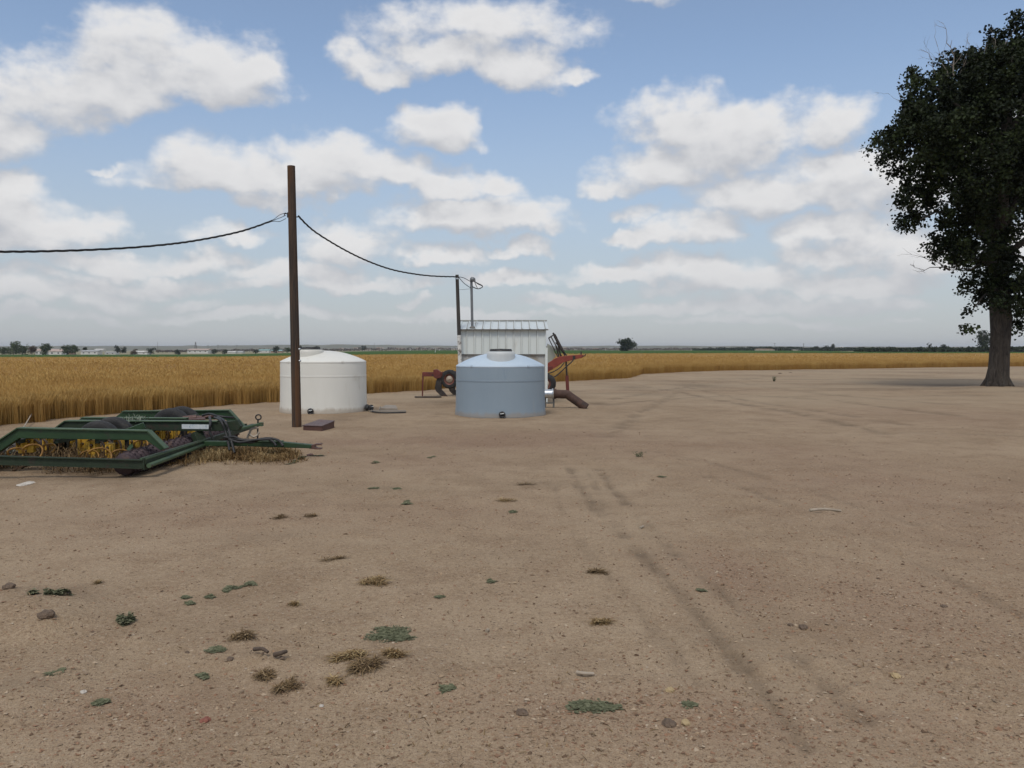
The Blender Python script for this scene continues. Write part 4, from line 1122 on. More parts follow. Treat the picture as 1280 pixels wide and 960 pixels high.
# ------------------------------------------------------------------ red chisel plough behind the shed
m_red = mat("faded_red_paint", (.19,.036,.024), (.26,.055,.034), 3, .6, .05, .08, (.085,.032,.022), .45, 4)
m_darkred = mat("dark_red_paint", (.115,.026,.02), (.16,.036,.028), 3, .65, .05, .08, (.055,.025,.02), .45, 4)
m_steel = mat("worn_dark_steel", (.030,.027,.026), (.060,.052,.048), 5, .6, .4, .15, (.085,.05,.035), .4)
m_tyre = mat("black_rubber", (.014,.014,.015), (.030,.029,.029), 6, .8, 0, .1, (.07,.058,.046), .3, 4)
m_rimr = mat("faded_red_rim", (.15,.055,.04), (.21,.08,.06), 4, .65, .1, .08, (.10,.07,.055), .4)
m_hub = mat("cream_hub", (.36,.31,.25), (.45,.39,.32), 6, .6, .1, .08, (.20,.12,.08), .4)
m_pale = mat("pale_fibreglass", (.30,.32,.27), (.37,.39,.34), 2, .5, 0, .03, (.24,.25,.19), .3)
PL, PRY = 28.3, 31.0
plough = thing("red_plough", Vector((.2, 29.6, 0)), "old red chisel plough with a spare-looking wheel standing behind the shed", "plough")
def pl(x, y_, d=0): return at(x, y_, PL + d)
def prr(x, y_, d=0): return at(x, y_, PRY + d)
MB().beam(pl(528, 467.8), pl(553, 467.8), .10, .15).build("toolbar", m_darkred, plough, bevel=.01)
MB().beam(pl(553, 467.0, .1), prr(690, 460, -.4), .12, .13).build("toolbar", m_darkred, plough, bevel=.01)
MB().prism([pl(541.5, 462.2, -.12), pl(546, 461.6, -.12), pl(551, 465, -.12), pl(551, 472, -.12), pl(545, 473.5, -.12), pl(542, 471.5, -.12)], (0, .24, 0)).build("clamp_bracket", m_darkred, plough, bevel=.01)
MB().tube([pl(528.7, 466), pl(528.4, 480), pl(528, 496.2)], [.028, .025, .022], 8).build("stand_leg", m_darkred, plough)
def shank(dx_, dd, nm="shank"):
    out = [(547, 470), (553, 470), (552, 479), (552, 487), (556, 491), (561, 497.3), (556, 497.3), (550, 494), (545, 489), (543.5, 485), (545, 477)]
    MB().prism([pl(x + dx_, y_, dd - .05) for x, y_ in out], (0, .10, 0)).build(nm, m_steel, plough, bevel=.012)
shank(0, 0); shank(17, .9); shank(34, 1.3); shank(60, 1.9)
def wheel(parent, c, r, w, axis, rimm, hubm, tread=16):
    ri = r * .56
    c = Vector(c)
    h = w / 2
    rim = MB().lathe([(.01, -h * .1), (ri * .5, -h * .1), (ri * .62, -h * .35), (ri * .92, -h * .35), (ri, -h * .85), (ri * 1.04, -h * .85), (ri * 1.04, h * .85), (ri, h * .85), (ri * .92, h * .35), (ri * .62, h * .35), (ri * .5, h * .1), (.01, h * .1)], c, 32, axis)
    w_o = rim.build("wheel", rimm, parent)
    ty = MB().lathe([(ri * 1.02, -h * .85), (r * .72, -h), (r * .90, -h * .95), (r * .97, -h * .72), (r, -h * .3), (r, h * .3), (r * .97, h * .72), (r * .90, h * .95), (r * .72, h), (ri * 1.02, h * .85)], c, 40, axis)
    Q = Vector(axis).to_track_quat('Z', 'Y').to_matrix()
    for k in range(tread * 2):
        a = math.pi * k / tread; u = Q @ Vector((math.cos(a), math.sin(a), 0)); tt = Q @ Vector((-math.sin(a), math.cos(a), 0)); ax = Q @ Vector((0, 0, 1))
        s = 1 if k % 2 else -1
        ty.beam(c + u * (r * .985) + ax * s * h * .05, c + u * (r * .975) + ax * s * h * .78 + tt * s * .03, .022, .012, u) if tread else None
    ty.build("tyre", m_tyre, w_o)
    MB().lathe([(ri * .66, -h * .42), (ri * .6, -h * .60), (ri * .34, -h * .66), (ri * .30, -h * .75), (.01, -h * .78)], c, 24, axis).build("hub", hubm, w_o)
    return w_o
wc = pl(562.3, 474, .0)
wheel(plough, wc, .325, .20, (.25, 1, .06), m_rimr, m_hub)
MB().tube([pl(562.3, 474, .08), pl(562, 468, .3), pl(566, 466, .5)], .035, 8).build("wheel_arm", m_darkred, plough)
wheel(plough, at(682.5, 479.5, 29.6), .36, .22, (.35, 1, 0), m_rimr, m_hub)
MB().prism([prr(x, y_, -.07) for x, y_ in ((684, 454.5), (694, 448), (700, 445.6), (713, 444.2), (727, 443.2), (731, 444.2), (728, 447.2), (712, 451), (704, 453), (695, 459), (684, 465.5))], (0, .14, 0)).build("hitch_beam", m_red, plough, bevel=.012)
MB().box(prr(726.4, 442), (.05, .07, .16)).tube([prr(729, 445.5, -.09), prr(731.5, 444.3, -.09), prr(732, 442.6, -.09)], .02, 8).build("hitch_pin", m_steel, plough)
MB().box(prr(717.5, 447, -.09), (.10, .05, .14)).build("hose_clip", m_steel, plough)
for a_, b2, r in (((706.5, 444.5), (691.5, 416.5), .035), ((702, 445), (689, 421.5), .02), ((697, 446), (685.8, 422.7), .018), ((708.5, 444.5), (694.5, 428), .022)):
    MB().beam(prr(*a_), prr(*b2), r * 1.6, r * 2).build("lift_rod", m_steel, plough)
MB().beam(prr(685.6, 422.8), prr(692.5, 418.4), .05, .05).build("lift_link", m_steel, plough)
MB().tube([prr(704, 440, -.05), prr(693.5, 420, -.05)], .055, 12).build("lift_cylinder", m_steel, plough)
MB().tube([prr(693, 420), prr(691.3, 416)], .03, 8).tube([prr(693.5, 417.5), prr(696.5, 422.5)], .02, 8).build("cylinder_pin", m_steel, plough)
MB().tube([prr(698.5, 446), prr(695, 432)], .03, 8).tube([prr(701, 446), prr(698, 432)], .03, 8).build("lift_strut", m_steel, plough)
jk = gz(2.1, PRY)
jt = prr(707.6, 451.5); jm = prr(708.6, 470); jb = Vector((prr(709.8, 487).x, PRY, jk - .02))
MB().tube([jt, jm], .035, 10).build("jack_tube", m_steel, plough)
MB().tube([jm + Vector((0, 0, .02)), jb], .062, 12).lathe([(.09, 0), (.09, .02), (.01, .025)], jb, 16).build("jack_sleeve", m_darkred, plough)
MB().tube(spline([prr(684, 467.3, -.1), prr(692, 464.5, -.12), prr(700, 459.5, -.12), prr(705.5, 453, -.1)], 8), .02, 8).tube(spline([prr(684, 471, -.1), prr(693, 471, -.12), prr(702, 464, -.12), prr(707, 459, -.12), prr(714, 453, -.12), prr(717.5, 448.5, -.1)], 8), .022, 8).build("hydraulic_hose", m_black, plough)
MB().prism([prr(684, 429.5, .25), prr(688.7, 432, .25), prr(695, 444.8, .25), prr(689, 451.5, .25), prr(684, 454, .25)], (0, .03, 0)).build("shield_panel", m_pale, plough)
# ------------------------------------------------------------------ green roller harrow
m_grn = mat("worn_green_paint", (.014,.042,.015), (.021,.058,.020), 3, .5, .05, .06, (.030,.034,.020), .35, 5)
m_grnl = mat("lighter_green_paint", (.045,.085,.043), (.075,.12,.062), 4, .6, .05, .06, (.075,.06,.035), .35, 6)  # lighter green for the top plates, flange and tubes
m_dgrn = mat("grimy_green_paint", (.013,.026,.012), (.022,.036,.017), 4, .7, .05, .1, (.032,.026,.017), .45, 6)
m_yel = mat("worn_yellow_paint", (.46,.27,.028), (.58,.36,.04), 5, .6, .05, .08, (.17,.085,.025), .45, 7)
m_roll = mat("purple_brown_iron", (.048,.034,.040), (.075,.052,.056), 7, .65, .5, .2, (.085,.05,.036), .4, 6)
m_tine = mat("rusty_spring_steel", (.075,.045,.026), (.14,.085,.042), 8, .6, .4, .1)
m_spring = mat('orange_rusty_spring', (.20,.10,.025), (.32,.17,.03), 9, .6, .3, .1, (.09,.045,.02), .4, 8)
m_dec = mat("faded_white_decal", (.50,.55,.58), (.62,.65,.66), 9, .6, 0, 0, (.30,.38,.46), .55, 14, (1, 1, 1))
rh = thing("roller_harrow", Vector((-5.6, 12.3, 0)), "green farm roller harrow with yellow tine clamps and black tyres lying at the left edge", "farm implement")
def face(pts, Y, th, m, name="frame_beam", bev=.008, lip=None):
    """a folded steel beam: outline in the photograph at depth Y, th thick, with a thin top plate"""
    o = MB().prism([at(x, y_, Y) for x, y_ in pts], (0, th, 0)).build(name, m, rh, bevel=bev)
    if lip:
        mb = MB()
        for a, b_ in zip(lip[:-1], lip[1:]):
            A_, B2 = at(*a, Y), at(*b_, Y)
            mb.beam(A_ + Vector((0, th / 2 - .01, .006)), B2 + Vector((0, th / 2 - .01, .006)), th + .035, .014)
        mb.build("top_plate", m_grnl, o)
    return o
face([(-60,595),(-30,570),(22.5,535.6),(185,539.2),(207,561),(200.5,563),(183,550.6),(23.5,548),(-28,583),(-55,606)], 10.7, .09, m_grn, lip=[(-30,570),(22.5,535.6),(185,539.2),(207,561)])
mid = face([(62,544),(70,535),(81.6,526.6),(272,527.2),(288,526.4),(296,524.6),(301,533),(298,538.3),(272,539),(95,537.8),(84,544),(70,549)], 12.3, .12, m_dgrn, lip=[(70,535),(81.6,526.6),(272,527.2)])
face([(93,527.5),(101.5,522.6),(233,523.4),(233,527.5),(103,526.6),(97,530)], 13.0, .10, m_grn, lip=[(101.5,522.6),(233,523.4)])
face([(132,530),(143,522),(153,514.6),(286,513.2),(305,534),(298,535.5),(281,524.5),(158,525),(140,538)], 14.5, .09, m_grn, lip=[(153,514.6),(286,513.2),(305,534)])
MB().prism([at(x, y_, 12.293) for x, y_ in ((227.2,530.2),(264.2,530.8),(264.2,536.4),(227.2,536.0))], (0, .005, 0)).build("decal_plate", m_dec, mid, label="faded white maker's strip on the middle beam")
rl = MB()
A_, B2 = at(-60, 573.5, 10.2), at(179.5, 580.2, 10.2)
rl.beam(A_, B2, .012, .10)
rl.beam(A_ + Vector((0, .0, .05)), B2 + Vector((0, 0, .05)), .07, .012); rl.beam(A_ + Vector((0, 0, -.05)), B2 + Vector((0, 0, -.05)), .07, .012)
rl.box(B2 + Vector((.0, .04, 0)), (.03, .11, .14))
rl.build("side_rail", m_dgrn, rh)
A_, B2 = Vector((-7.4, 14.75, .22)), Vector((-4.75, 14.75, .22))
MB().beam(A_, B2, .07, .11).build("side_rail", m_dgrn, rh, bevel=.006)
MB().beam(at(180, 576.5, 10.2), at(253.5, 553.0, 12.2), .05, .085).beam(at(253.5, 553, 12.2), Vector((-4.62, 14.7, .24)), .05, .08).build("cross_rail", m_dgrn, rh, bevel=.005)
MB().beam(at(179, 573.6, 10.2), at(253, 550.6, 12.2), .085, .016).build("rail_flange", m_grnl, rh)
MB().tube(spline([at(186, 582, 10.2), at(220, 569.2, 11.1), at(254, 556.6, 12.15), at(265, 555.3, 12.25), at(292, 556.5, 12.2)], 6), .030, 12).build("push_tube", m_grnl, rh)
MB().beam(Vector((-7.15, 10.2, .22)), Vector((-7.15, 14.7, .22)), .06, .09).build("cross_rail", m_dgrn, rh, bevel=.005)
def roller(x, ya, yb, zc, r, n):
    mb = MB().tube([(x, ya, zc), (x, yb, zc)], r * .80, 26)
    for k in range(n):
        y_ = ya + (yb - ya) * (k + .5) / n
        mb.lathe([(r * .78, -.030), (r * .97, -.014), (r, 0), (r * .97, .014), (r * .78, .030)], (x, y_, zc), 26, (0, 1, 0))
        for j in range(14):
            a = 2 * math.pi * (j + (k % 2) * .5) / 14
            u = Vector((math.cos(a), 0, math.sin(a)))
            mb.beam(Vector((x, y_, zc)) + u * r * .93, Vector((x, y_, zc)) + u * r * 1.10, .022, .022, (0, 1, 0))
    mb.build("roller", m_roll, rh)
    MB().lathe([(.01, -.03), (r * .86, -.03), (r * .92, 0), (r * .86, .03)], (x, ya - .02, zc), 26, (0, 1, 0)).build("roller_end", m_roll, rh)
    MB().tube([(x, ya - .14, zc), (x, yb + .14, zc)], .03, 10).build("axle", m_steel, rh)
roller(-4.86, 10.34, 12.2, .16, .15, 16); roller(-4.92, 12.5, 14.45, .16, .15, 14)
roller(-6.98, 10.4, 14.4, .165, .155, 28)
for x in (-6.45, -5.95, -5.42):
    MB().beam((x, 10.75, .40), (x, 14.5, .40), .055, .055).build("tine_bar", m_dgrn, rh, bevel=.005)
def tine(x, y_, s=1.0):
    pts = [(0, .40), (.10, .43), (.20, .37), (.225, .25), (.16, .13), (.04, .075), (-.10, .02), (-.15, -.01)]
    P_ = spline([Vector((x + a * s, y_, z_)) for a, z_ in pts], 5)
    mb = MB()
    for a, b_ in zip(P_[:-1], P_[1:]): mb.beam(a, b_, .045, .014, (0, 1, 0)) if False else mb.beam(a, b_, .045, .012)
    t_ = mb.build("tine", m_tine, rh)
def clamp(x, y_, w=.12, h=.16, zc=.36):
    w, h = w * 1.2, h * 1.25
    o = MB().box((x, y_, zc), (w, .075, h)).box((x - w * .28, y_ - .05, zc - h * .1), (w * .2, .05, h * .9)).box((x + w * .28, y_ - .05, zc - h * .1), (w * .2, .05, h * .9)).box((x, y_ - .02, zc - h * .62), (w * .55, .06, h * .5)).build("tine_clamp", m_yel, rh, bevel=.006)
    MB().lathe([(.01, .02), (.018, .018), (.02, 0)], (x, y_ - .078, zc + .02), 10, (0, -1, 0)).build("clamp_bolt", m_steel, o)
for k, (px_, py_, Y_, w, h) in enumerate(((40,553,10.95,.135,.12),(60,551,11.5,.09,.12),(107,556,11.0,.15,.19),(129,553,11.6,.09,.12),(149,555.5,11.3,.10,.14),(200,542.5,12.55,.11,.12),(176,548,12.0,.10,.12),(240,543,13.2,.10,.10),(90,552,12.2,.10,.13))):
    p = at(px_, py_, Y_); clamp(p.x, Y_, w, h, p.z)
for k, (px_, Y_) in enumerate(((32,10.9),(41,11.05),(56,11.4),(112,10.8),(122,10.95),(133,11.15),(147,11.5),(160,11.8),(195,12.6),(80,12.0),(205,13.1),(240,13.8),(100,13.2))):
    tine((px_ - 640) / FPX * Y_ - .05, Y_, 1.0)
for k, (px_, py_, Y_, w, h) in enumerate(((28,556,10.9,.10,.10),(118,558,10.85,.10,.14),(138,561,10.8,.08,.12),(168,553,11.5,.08,.10),(215,541,12.7,.10,.10),(255,541,13.6,.09,.09))):
    p = at(px_, py_, Y_); clamp(p.x, Y_, w, h, p.z)
for px_, py_, r_, Y_ in ((41,567,11.5,10.6),(61,562,7,10.9),(124,575,15,10.55),(112,574,11,10.7),(150,571,9,10.7),(176,558,8,11.3),(213,545,7,12.7),(20,569,9,10.6)):
    p = at(px_, py_, Y_); rr = r_ * Y_ / FPX
    MB().tube([p + Vector((rr * math.cos(q), .05 * math.sin(2 * q), rr * math.sin(q))) for q in np.linspace(-.5, 3.9, 18)], .013, 8).build("spring_hoop", m_spring, rh)
WH4 = ((122, 11.62, .31), (140, 12.05, .32), (213, 13.55, .33), (226, 14.0, .33))
for px_, Y_, r in WH4:
    wheel(rh, Vector(((px_ - 640) / FPX * Y_, Y_, r - .02)), r, .19, (.04, 1, .02), m_yel, m_hub, 0)
MB().tube([(-5.83, 11.4, .30), (-5.65, 14.2, .31)], .035, 10).build("wheel_axle", m_dgrn, rh)
MB().beam((-5.80, 11.85, .32), (-5.35, 12.0, .50), .06, .09).beam((-5.70, 13.8, .32), (-5.2, 13.6, .50), .06, .09).build("wheel_arm", m_grn, rh, bevel=.006)
MB().tube([at(75, 555, 11.6), at(79, 556, 12.1)], .085, 18, False).tube([at(75, 555, 11.6), at(79, 556, 12.1)], .055, 18, False).build("pipe_end", m_dgrn, rh)
MB().beam(at(160, 566, 11.2), at(170, 552, 11.6), .06, .07).build("brace", m_grn, rh, bevel=.005)
MB().beam(at(246, 541, 12.36), at(252, 556, 12.3), .16, .10).build("hinge_block", m_dgrn, rh, bevel=.006)
MB().tube([at(229, 524.5, 13.3), at(246, 522.2, 13.35)], .055, 14).tube([at(246, 522.2, 13.35), at(268, 519.8, 13.4)], .028, 12).build("hydraulic_cylinder", m_rustbox, rh)
MB().prism([at(232, 524.5, 13.15), at(257, 523.5, 13.15), at(255, 519.5, 13.5), at(238, 519.5, 13.5)], (0, 0, -.03)).build("rusty_plate", m_rustbox, rh)
# drawbar
TYY = 12.15
MB().prism([at(x, y_, TYY) for x, y_ in ((252,551.5),(300,552),(352,552.6),(389,556),(389,560.6),(352,559.5),(292,557.5),(252,558))], (0, .11, 0)).build("drawbar", m_grn, rh, bevel=.008)
MB().beam(at(300, 551.4, TYY) + Vector((0, .055, 0)), at(352, 552.0, TYY) + Vector((0, .055, 0)), .13, .012).build("drawbar_plate", m_grnl, rh)
MB().prism([at(x, y_, TYY + .01) for x, y_ in ((386,556.5),(391,556),(394,554.8),(401.5,554.6),(401.5,556.3),(395,557),(393,558.4),(396,560),(401.5,560.2),(401.5,561.8),(394,561.8),(386,560.8))], (0, .09, 0)).build("clevis", m_rustbox, rh, bevel=.006)
JY = 12.9
MB().tube([at(322.5, 523.5, JY), at(322.2, 536, JY), at(322, 551, JY)], .013, 8).tube([at(323 + 3.4 * math.cos(a), 521.5 + 3.2 * math.sin(a), JY) for a in np.linspace(0, 6.28, 15)], .011, 6, False).build("jack_stand", m_steel, rh)
MB().beam(at(296, 537, 12.6), at(325, 530, JY - .03), .05, .035).box(at(326.5, 530.3, JY - .03), (.06, .06, .06)).build("jack_arm", m_grnl, rh, bevel=.004)
MB().tube(spline([at(309, 547.5, JY - .1), at(312, 541, JY - .1), at(315, 536, JY - .1), at(323, 534.5, JY - .06)], 6), .018, 8).tube(spline([at(312, 543, JY - .12), at(317, 546, JY - .12), at(322, 543.5, JY - .1), at(323.5, 540, JY - .1)], 6), .016, 8).build("bent_strap", m_hub, rh)
hs = [[(262,521,12.9),(263,527,12.25),(262.5,540,12.2),(266,548,12.2)], [(268,522,12.9),(276,526,12.25),(282,540,12.18),(285,552,12.1),(287,563,12.0)], [(272,521,12.9),(281,527,12.22),(286,538,12.15),(289,550,12.05),(293,566,11.95)],
      [(283,548,12.1),(292,546,12.05),(300,549,12.05),(313,553,12.05),(328,548.5,12.1),(340,551,12.08),(345,557,12.05)], [(280,546,12.1),(296,549,12.05),(315,551,12.05),(334,547.8,12.1),(348,550.5,12.08),(354,557.5,12.03)],
      [(286,549,12.05),(300,552.8,12.04),(318,550,12.04),(338,549,12.08)], [(253,519.5,13.2),(262,517.5,13.1),(272,520,12.9),(284,521.5,12.9),(292,522,13.0)]]
for q in hs:
    MB().tube(spline([at(*p) for p in q], 8), .019, 8).build("hydraulic_hose", m_cable, rh)

# ------------------------------------------------------------------ dry grass, weeds, straw
m_straw = ramp_mat("dry_straw", [(.085,.050,.024), (.19,.115,.048), (.31,.215,.10), (.44,.34,.18)], rough=.85, spec=.15)
m_dstraw = ramp_mat("dead_grass", [(.065,.042,.025), (.13,.085,.045), (.22,.15,.075), (.30,.22,.13)], rough=.9, spec=.1)
m_weed = ramp_mat("grey_green_weed", [(.085,.092,.055), (.125,.132,.080), (.180,.180,.115)], rough=.9, spec=.03)
m_weedl = ramp_mat("pale_sage_weed", [(.15,.17,.13), (.24,.26,.21), (.34,.35,.29)], rough=.85, spec=.1)
def blades(cen, length, width, up, rng, tint, curl=.3):
    """thin bent grass blades / bits of straw starting at the given points"""
    n = len(cen)
    a = rng.uniform(0, 2 * np.pi, n); e_ = np.clip(rng.normal(up, .35, n), -.15, 1.5)
    d = np.stack([np.cos(a) * np.cos(e_), np.sin(a) * np.cos(e_), np.sin(e_)], 1)
    L_ = (length * rng.uniform(.5, 1.2, n))[:, None]
    s = np.stack([-np.sin(a), np.cos(a), np.zeros(n)], 1) * width * rng.uniform(.6, 1.3, n)[:, None] * .5
    lift = np.array([0, 0, 1.0]) * width * .3
    mid = cen + d * L_ * .5 + np.array([0, 0, 1]) * L_ * curl * .25
    tip = cen + d * L_ * np.array([1, 1, 1 - curl * .6])
    tip[:, 2] = np.maximum(tip[:, 2], cen[:, 2] - .005)
    v = np.stack([cen - s, cen + s, mid + s * .8 + lift, mid - s * .8 + lift, tip + s * .2, tip - s * .2], 1).reshape(-1, 3)
    f = (np.arange(n)[:, None, None] * 6 + np.array([[0, 1, 2, 3], [3, 2, 4, 5]])[None]).reshape(-1, 4)
    return v, f, np.repeat(tint, 6)
def ground_pts(cx, cy, rx, ry, n, rng, pw=.7):
    """n ground points inside an oval whose centre and radii are seen in the photograph"""
    c = gp(cx, cy); ex = abs(gp(cx + rx, cy).x - c.x); ey = abs(gp(cx, cy - ry).y - gp(cx, cy + ry).y) / 2
    a = rng.uniform(0, 2 * np.pi, n); r = rng.random(n) ** pw
    x, y = c.x + ex * r * np.cos(a), c.y + ey * r * np.sin(a)
    return np.stack([x, y, relief(x, y) + land(x, y)], 1), (ex, ey)
def joinv(l):
    b0, V_, F_, T_ = 0, [], [], []
    for v, f, t in l: V_.append(v); F_.append(f + b0); T_.append(t); b0 += len(v)
    return np.concatenate(V_), np.concatenate(F_), np.concatenate(T_)
rg = np.random.default_rng(21)
# dead grass under the drawbar
L1 = []
for cx, cy, rx, ry, n, ln in ((310,570,52,7,2300,.22),(345,571,30,7,1200,.20),(285,570,28,6,900,.24),(325,577,60,4,500,.10),(262,571,30,7,500,.16),(235,577,40,7,420,.12),(360,573,14,3,240,.16)):
    p, _ = ground_pts(cx, cy, rx, ry, n, rg, .55)
    hv = fbm(p[:, 0] * 5, p[:, 1] * 5, 14, 3)
    p = p[(hv > .40) | (rg.random(n) < .25)]; n = len(p)
    L1.append(blades(p, ln * (.35 + 1.3 * fbm(p[:, 0] * 4, p[:, 1] * 4, 15, 2)), .008, .55, rg, np.clip(.5 + .9 * (fbm(p[:, 0] * 3, p[:, 1] * 3, 16, 2) - .5) + rg.normal(0, .2, n), 0, 1), .6))
v, f, t = joinv(L1)
tag(npmesh("dead_grass", v, f, m_straw, None, dict(tint=t)), "heap of dry tan grass caught under the green drawbar", "dry grass", kind='stuff')
L1 = []
for cx, cy, rx, ry, n, ln in ((45,580,45,9,700,.18),(110,583,45,10,1000,.20),(150,586,40,9,700,.18),(70,572,70,7,700,.2),(190,565,35,8,500,.2),(215,556,30,6,300,.2),(120,590,70,5,500,.13)):
    p, _ = ground_pts(cx, cy, rx, ry, n, rg, .55); p[:, 2] += rg.random(n) * .20
    L1.append(blades(p, ln, .009, .45, rg, np.clip(rg.normal(.45, .28, n), 0, 1), .8))
v, f, t = joinv(L1)
tag(npmesh("tangled_straw", v, f, m_dstraw, None, dict(tint=t)), "tangled dead weeds and straw caught inside the green harrow frame", "straw", kind='stuff')
# pale brush growing up between the tyres
def bush(name, px, pyb, Y, w, h, label, m, n, seed, cat="weed", width=.010, up=1.1):
    rs = np.random.default_rng(seed)
    b_ = Vector(((px - 640) / FPX * Y, Y, gz((px - 640) / FPX * Y, Y) if pyb is None else at(px, pyb, Y).z))
    a, r = rs.uniform(0, 6.28, n), rs.random(n) ** .7
    hh = rs.random(n) ** .8
    c = np.stack([b_.x + w * r * np.cos(a) * (.3 + .7 * hh), b_.y + w * r * np.sin(a) * (.3 + .7 * hh), b_.z + hh * h], 1)
    l = [blades(c, h * .20, width, up - .5, rs, np.clip(rs.normal(.55, .25, n), 0, 1))]
    st = np.repeat(np.array([[b_.x, b_.y, b_.z - .02]]), 14, 0) + rs.normal(0, .02, (14, 3)) * [1, 1, 0]
    l.append(blades(st, h * .95, width * .8, up, rs, np.full(14, .3), .1))
    v, f, t = joinv(l)
    return tag(npmesh(name, v, f, m, None, dict(tint=t)), label, cat)
bush("sage_weed", 166, None, 12.45, .22, .58, "pale grey-green brushy weed growing up between the harrow's beams and tyres", m_weedl, 420, 31, width=.009)
bush("sage_weed", 10, None, 11.1, .22, .36, "small pale brushy weed at the rear roller of the green harrow", m_weedl, 200, 32)
bush("green_weed", 968, 476.5, gp(968, 476.5).y, .14, .24, "lone small green weed on the far bare ground left of the big tree", m_weed, 120, 33, width=.03)
bush("green_weed", 799, 571, gp(799, 571).y, .12, .07, "small dark green weed tuft on the bare soil right of the tyre tracks' start", m_weed, 90, 34, width=.016)

def weed(cx, cy, rx, ry, n, label, seed, h=.03, m=None, size=.035):
    """low creeping mat: many small leaves on runners that spread from a few crowns"""
    rs = np.random.default_rng(seed); rd_ = random.Random(seed)
    k = max(4, int(rx / 4))
    subs, _ = ground_pts(cx, cy, rx * .72, ry * .72, k, rs, .8)
    c = gp(cx, cy); sc_ = abs(gp(cx + rx, cy).x - c.x)
    w = rs.integers(0, k, n)
    rad = sc_ * (.20 + .32 * rs.random(k) ** 2)
    a, r = rs.uniform(0, 6.28, n), rs.random(n)
    arms = np.round(a / 6.28 * 9) / 9 * 6.28; a = np.where(rs.random(n) < .65, arms + rs.normal(0, .1, n), a)
    x, y = subs[w, 0] + rad[w] * r * np.cos(a), subs[w, 1] + rad[w] * r * np.sin(a)
    z_ = relief(x, y) + land(x, y) + .004 + h * rs.random(n) * (1 - .5 * r)
    v, f, t = leaf_cards(np.stack([x, y, z_], 1), size, np.clip(rs.normal(.5, .25, n), 0, 1), rs, .1)
    gr_ = relief(v[:, 0], v[:, 1])
    v[:, 2] = gr_ + .003 + np.maximum(v[:, 2] - gr_, 0) * (.50 if h > .05 else .16)
    return tag(npmesh("green_weed", v, f, m or m_weed, None, dict(tint=t)), label, "weed")
WEEDS = [(500,793,44,12,1500,"largest flat mat of grey-green weeds, in the near left middle of the bare ground",.03),
 (155,781,15,8,420,"bushy green weed tuft with grass-like leaves left in the foreground",.10),
 (303,731,20,4.5,420,"long low green weed patch right of two small round weeds",.03),
 (283,736,8,3,110,"small weed patch touching the left end of the long low weed patch",.03),
 (262,743,6,4,100,"little weed between the two small round weeds and the long low patch",.03),
 (235,744,7,3.5,130,"upper of two small round weeds standing one behind the other",.03),
 (236,753,5,2.5,80,"lower of two small round weeds standing one behind the other",.03),
 (272,816,14,6,330,"green weed mat with brown dry straw growing from its right side",.04),
 (255,845,9,4.5,170,"small green weed below the weed mat with brown dry straw",.03),
 (68,848,12,4.5,230,"green weed near the left edge, below the bushy green tuft",.03),
 (129,877,12,6.5,300,"round green weed close to the lower left corner",.05),
 (562,862,12,3.5,180,"small green weed just below the largest flat mat",.03),
 (745,882,34,7,900,"wide dark green weed mat at the bottom middle of the ground",.04),
 (865,879,12,3.5,140,"faint small weed right of the wide dark green mat",.02),
 (350+200,743,9,2.2,120,"thin green weed streak right of the small dry straw pile",.02),
 (614,724,7,3.5,110,"tiny round green weed in the middle of the bare ground",.04),
 (72,756,14,6,300,"leafy weed beside a brown dirt mound at the left edge",.08),
 (40,747,6,4,110,"tiny weed between two brown dirt clods at the left edge",.06),
 (507,630,6,2.5,110,"tiny dark green weed above the small dry twiggy tufts",.04),
 (496,612,12,1.8,130,"thin faint green weed line in the middle distance",.02),
 (468,611,8,1.5,80,"faint green weed dash left of the thin green weed line",.02),
 (876,739,5,3,90,"tiny dark green weed in the reddish gravel",.04),
 (828,597,9,2,110,"low dark weed right of the tyre tracks",.03),
 (640,640,6,1.6,60,"tiny weed in the soil straight in front of the blue tank",.03),
 (367,579,7,3.2,170,"nearest of three green weeds by the dry grass heap",.05),
 (380,574.5,8,3.4,200,"middle one of three green weeds by the dry grass heap",.06),
 (398,570,8,3,160,"farthest right of three green weeds by the dry grass heap",.04),
 (540,572,6,1.8,90,"small dark weed on the soil in front of the white tank's board",.03),
 (470,578,5,1.8,70,"small dark weed right of the clevis of the green drawbar",.03)]
for i, (cx, cy, rx, ry, n, lab, h) in enumerate(WEEDS):
    s_ = .05 if cy < 660 else (.036 if cy < 770 else .030)
    weed(cx, cy, rx * 1.05, ry, int(n * 1.25), lab, 300 + i, h, size=s_ * .8)
def straw(cx, cy, rx, ry, n, label, seed, ln=.10, up=.25, m=None, name="straw_clump"):
    rs = np.random.default_rng(seed)
    k = max(5, int(rx / 3))
    subs, (ex, ey) = ground_pts(cx, cy, rx * .7, ry * .7, k, rs, .7)
    w = rs.integers(0, k, n)
    x = subs[w, 0] + rs.normal(0, ex * .20, n); y = subs[w, 1] + rs.normal(0, ey * .24, n)
    z_ = relief(x, y) + land(x, y) + rs.random(n) ** 2 * .05
    v, f, t = blades(np.stack([x, y, z_], 1), ln * .62, .0055, up - .15, rs, np.clip(rs.normal(.5, .28, n), 0, 1), .5)
    gr_ = relief(v[:, 0], v[:, 1]); v[:, 2] = gr_ + .002 + np.maximum(v[:, 2] - gr_, 0) * .42
    return tag(npmesh(name, v, f, m or m_dstraw, None, dict(tint=t)), label, "dry straw")
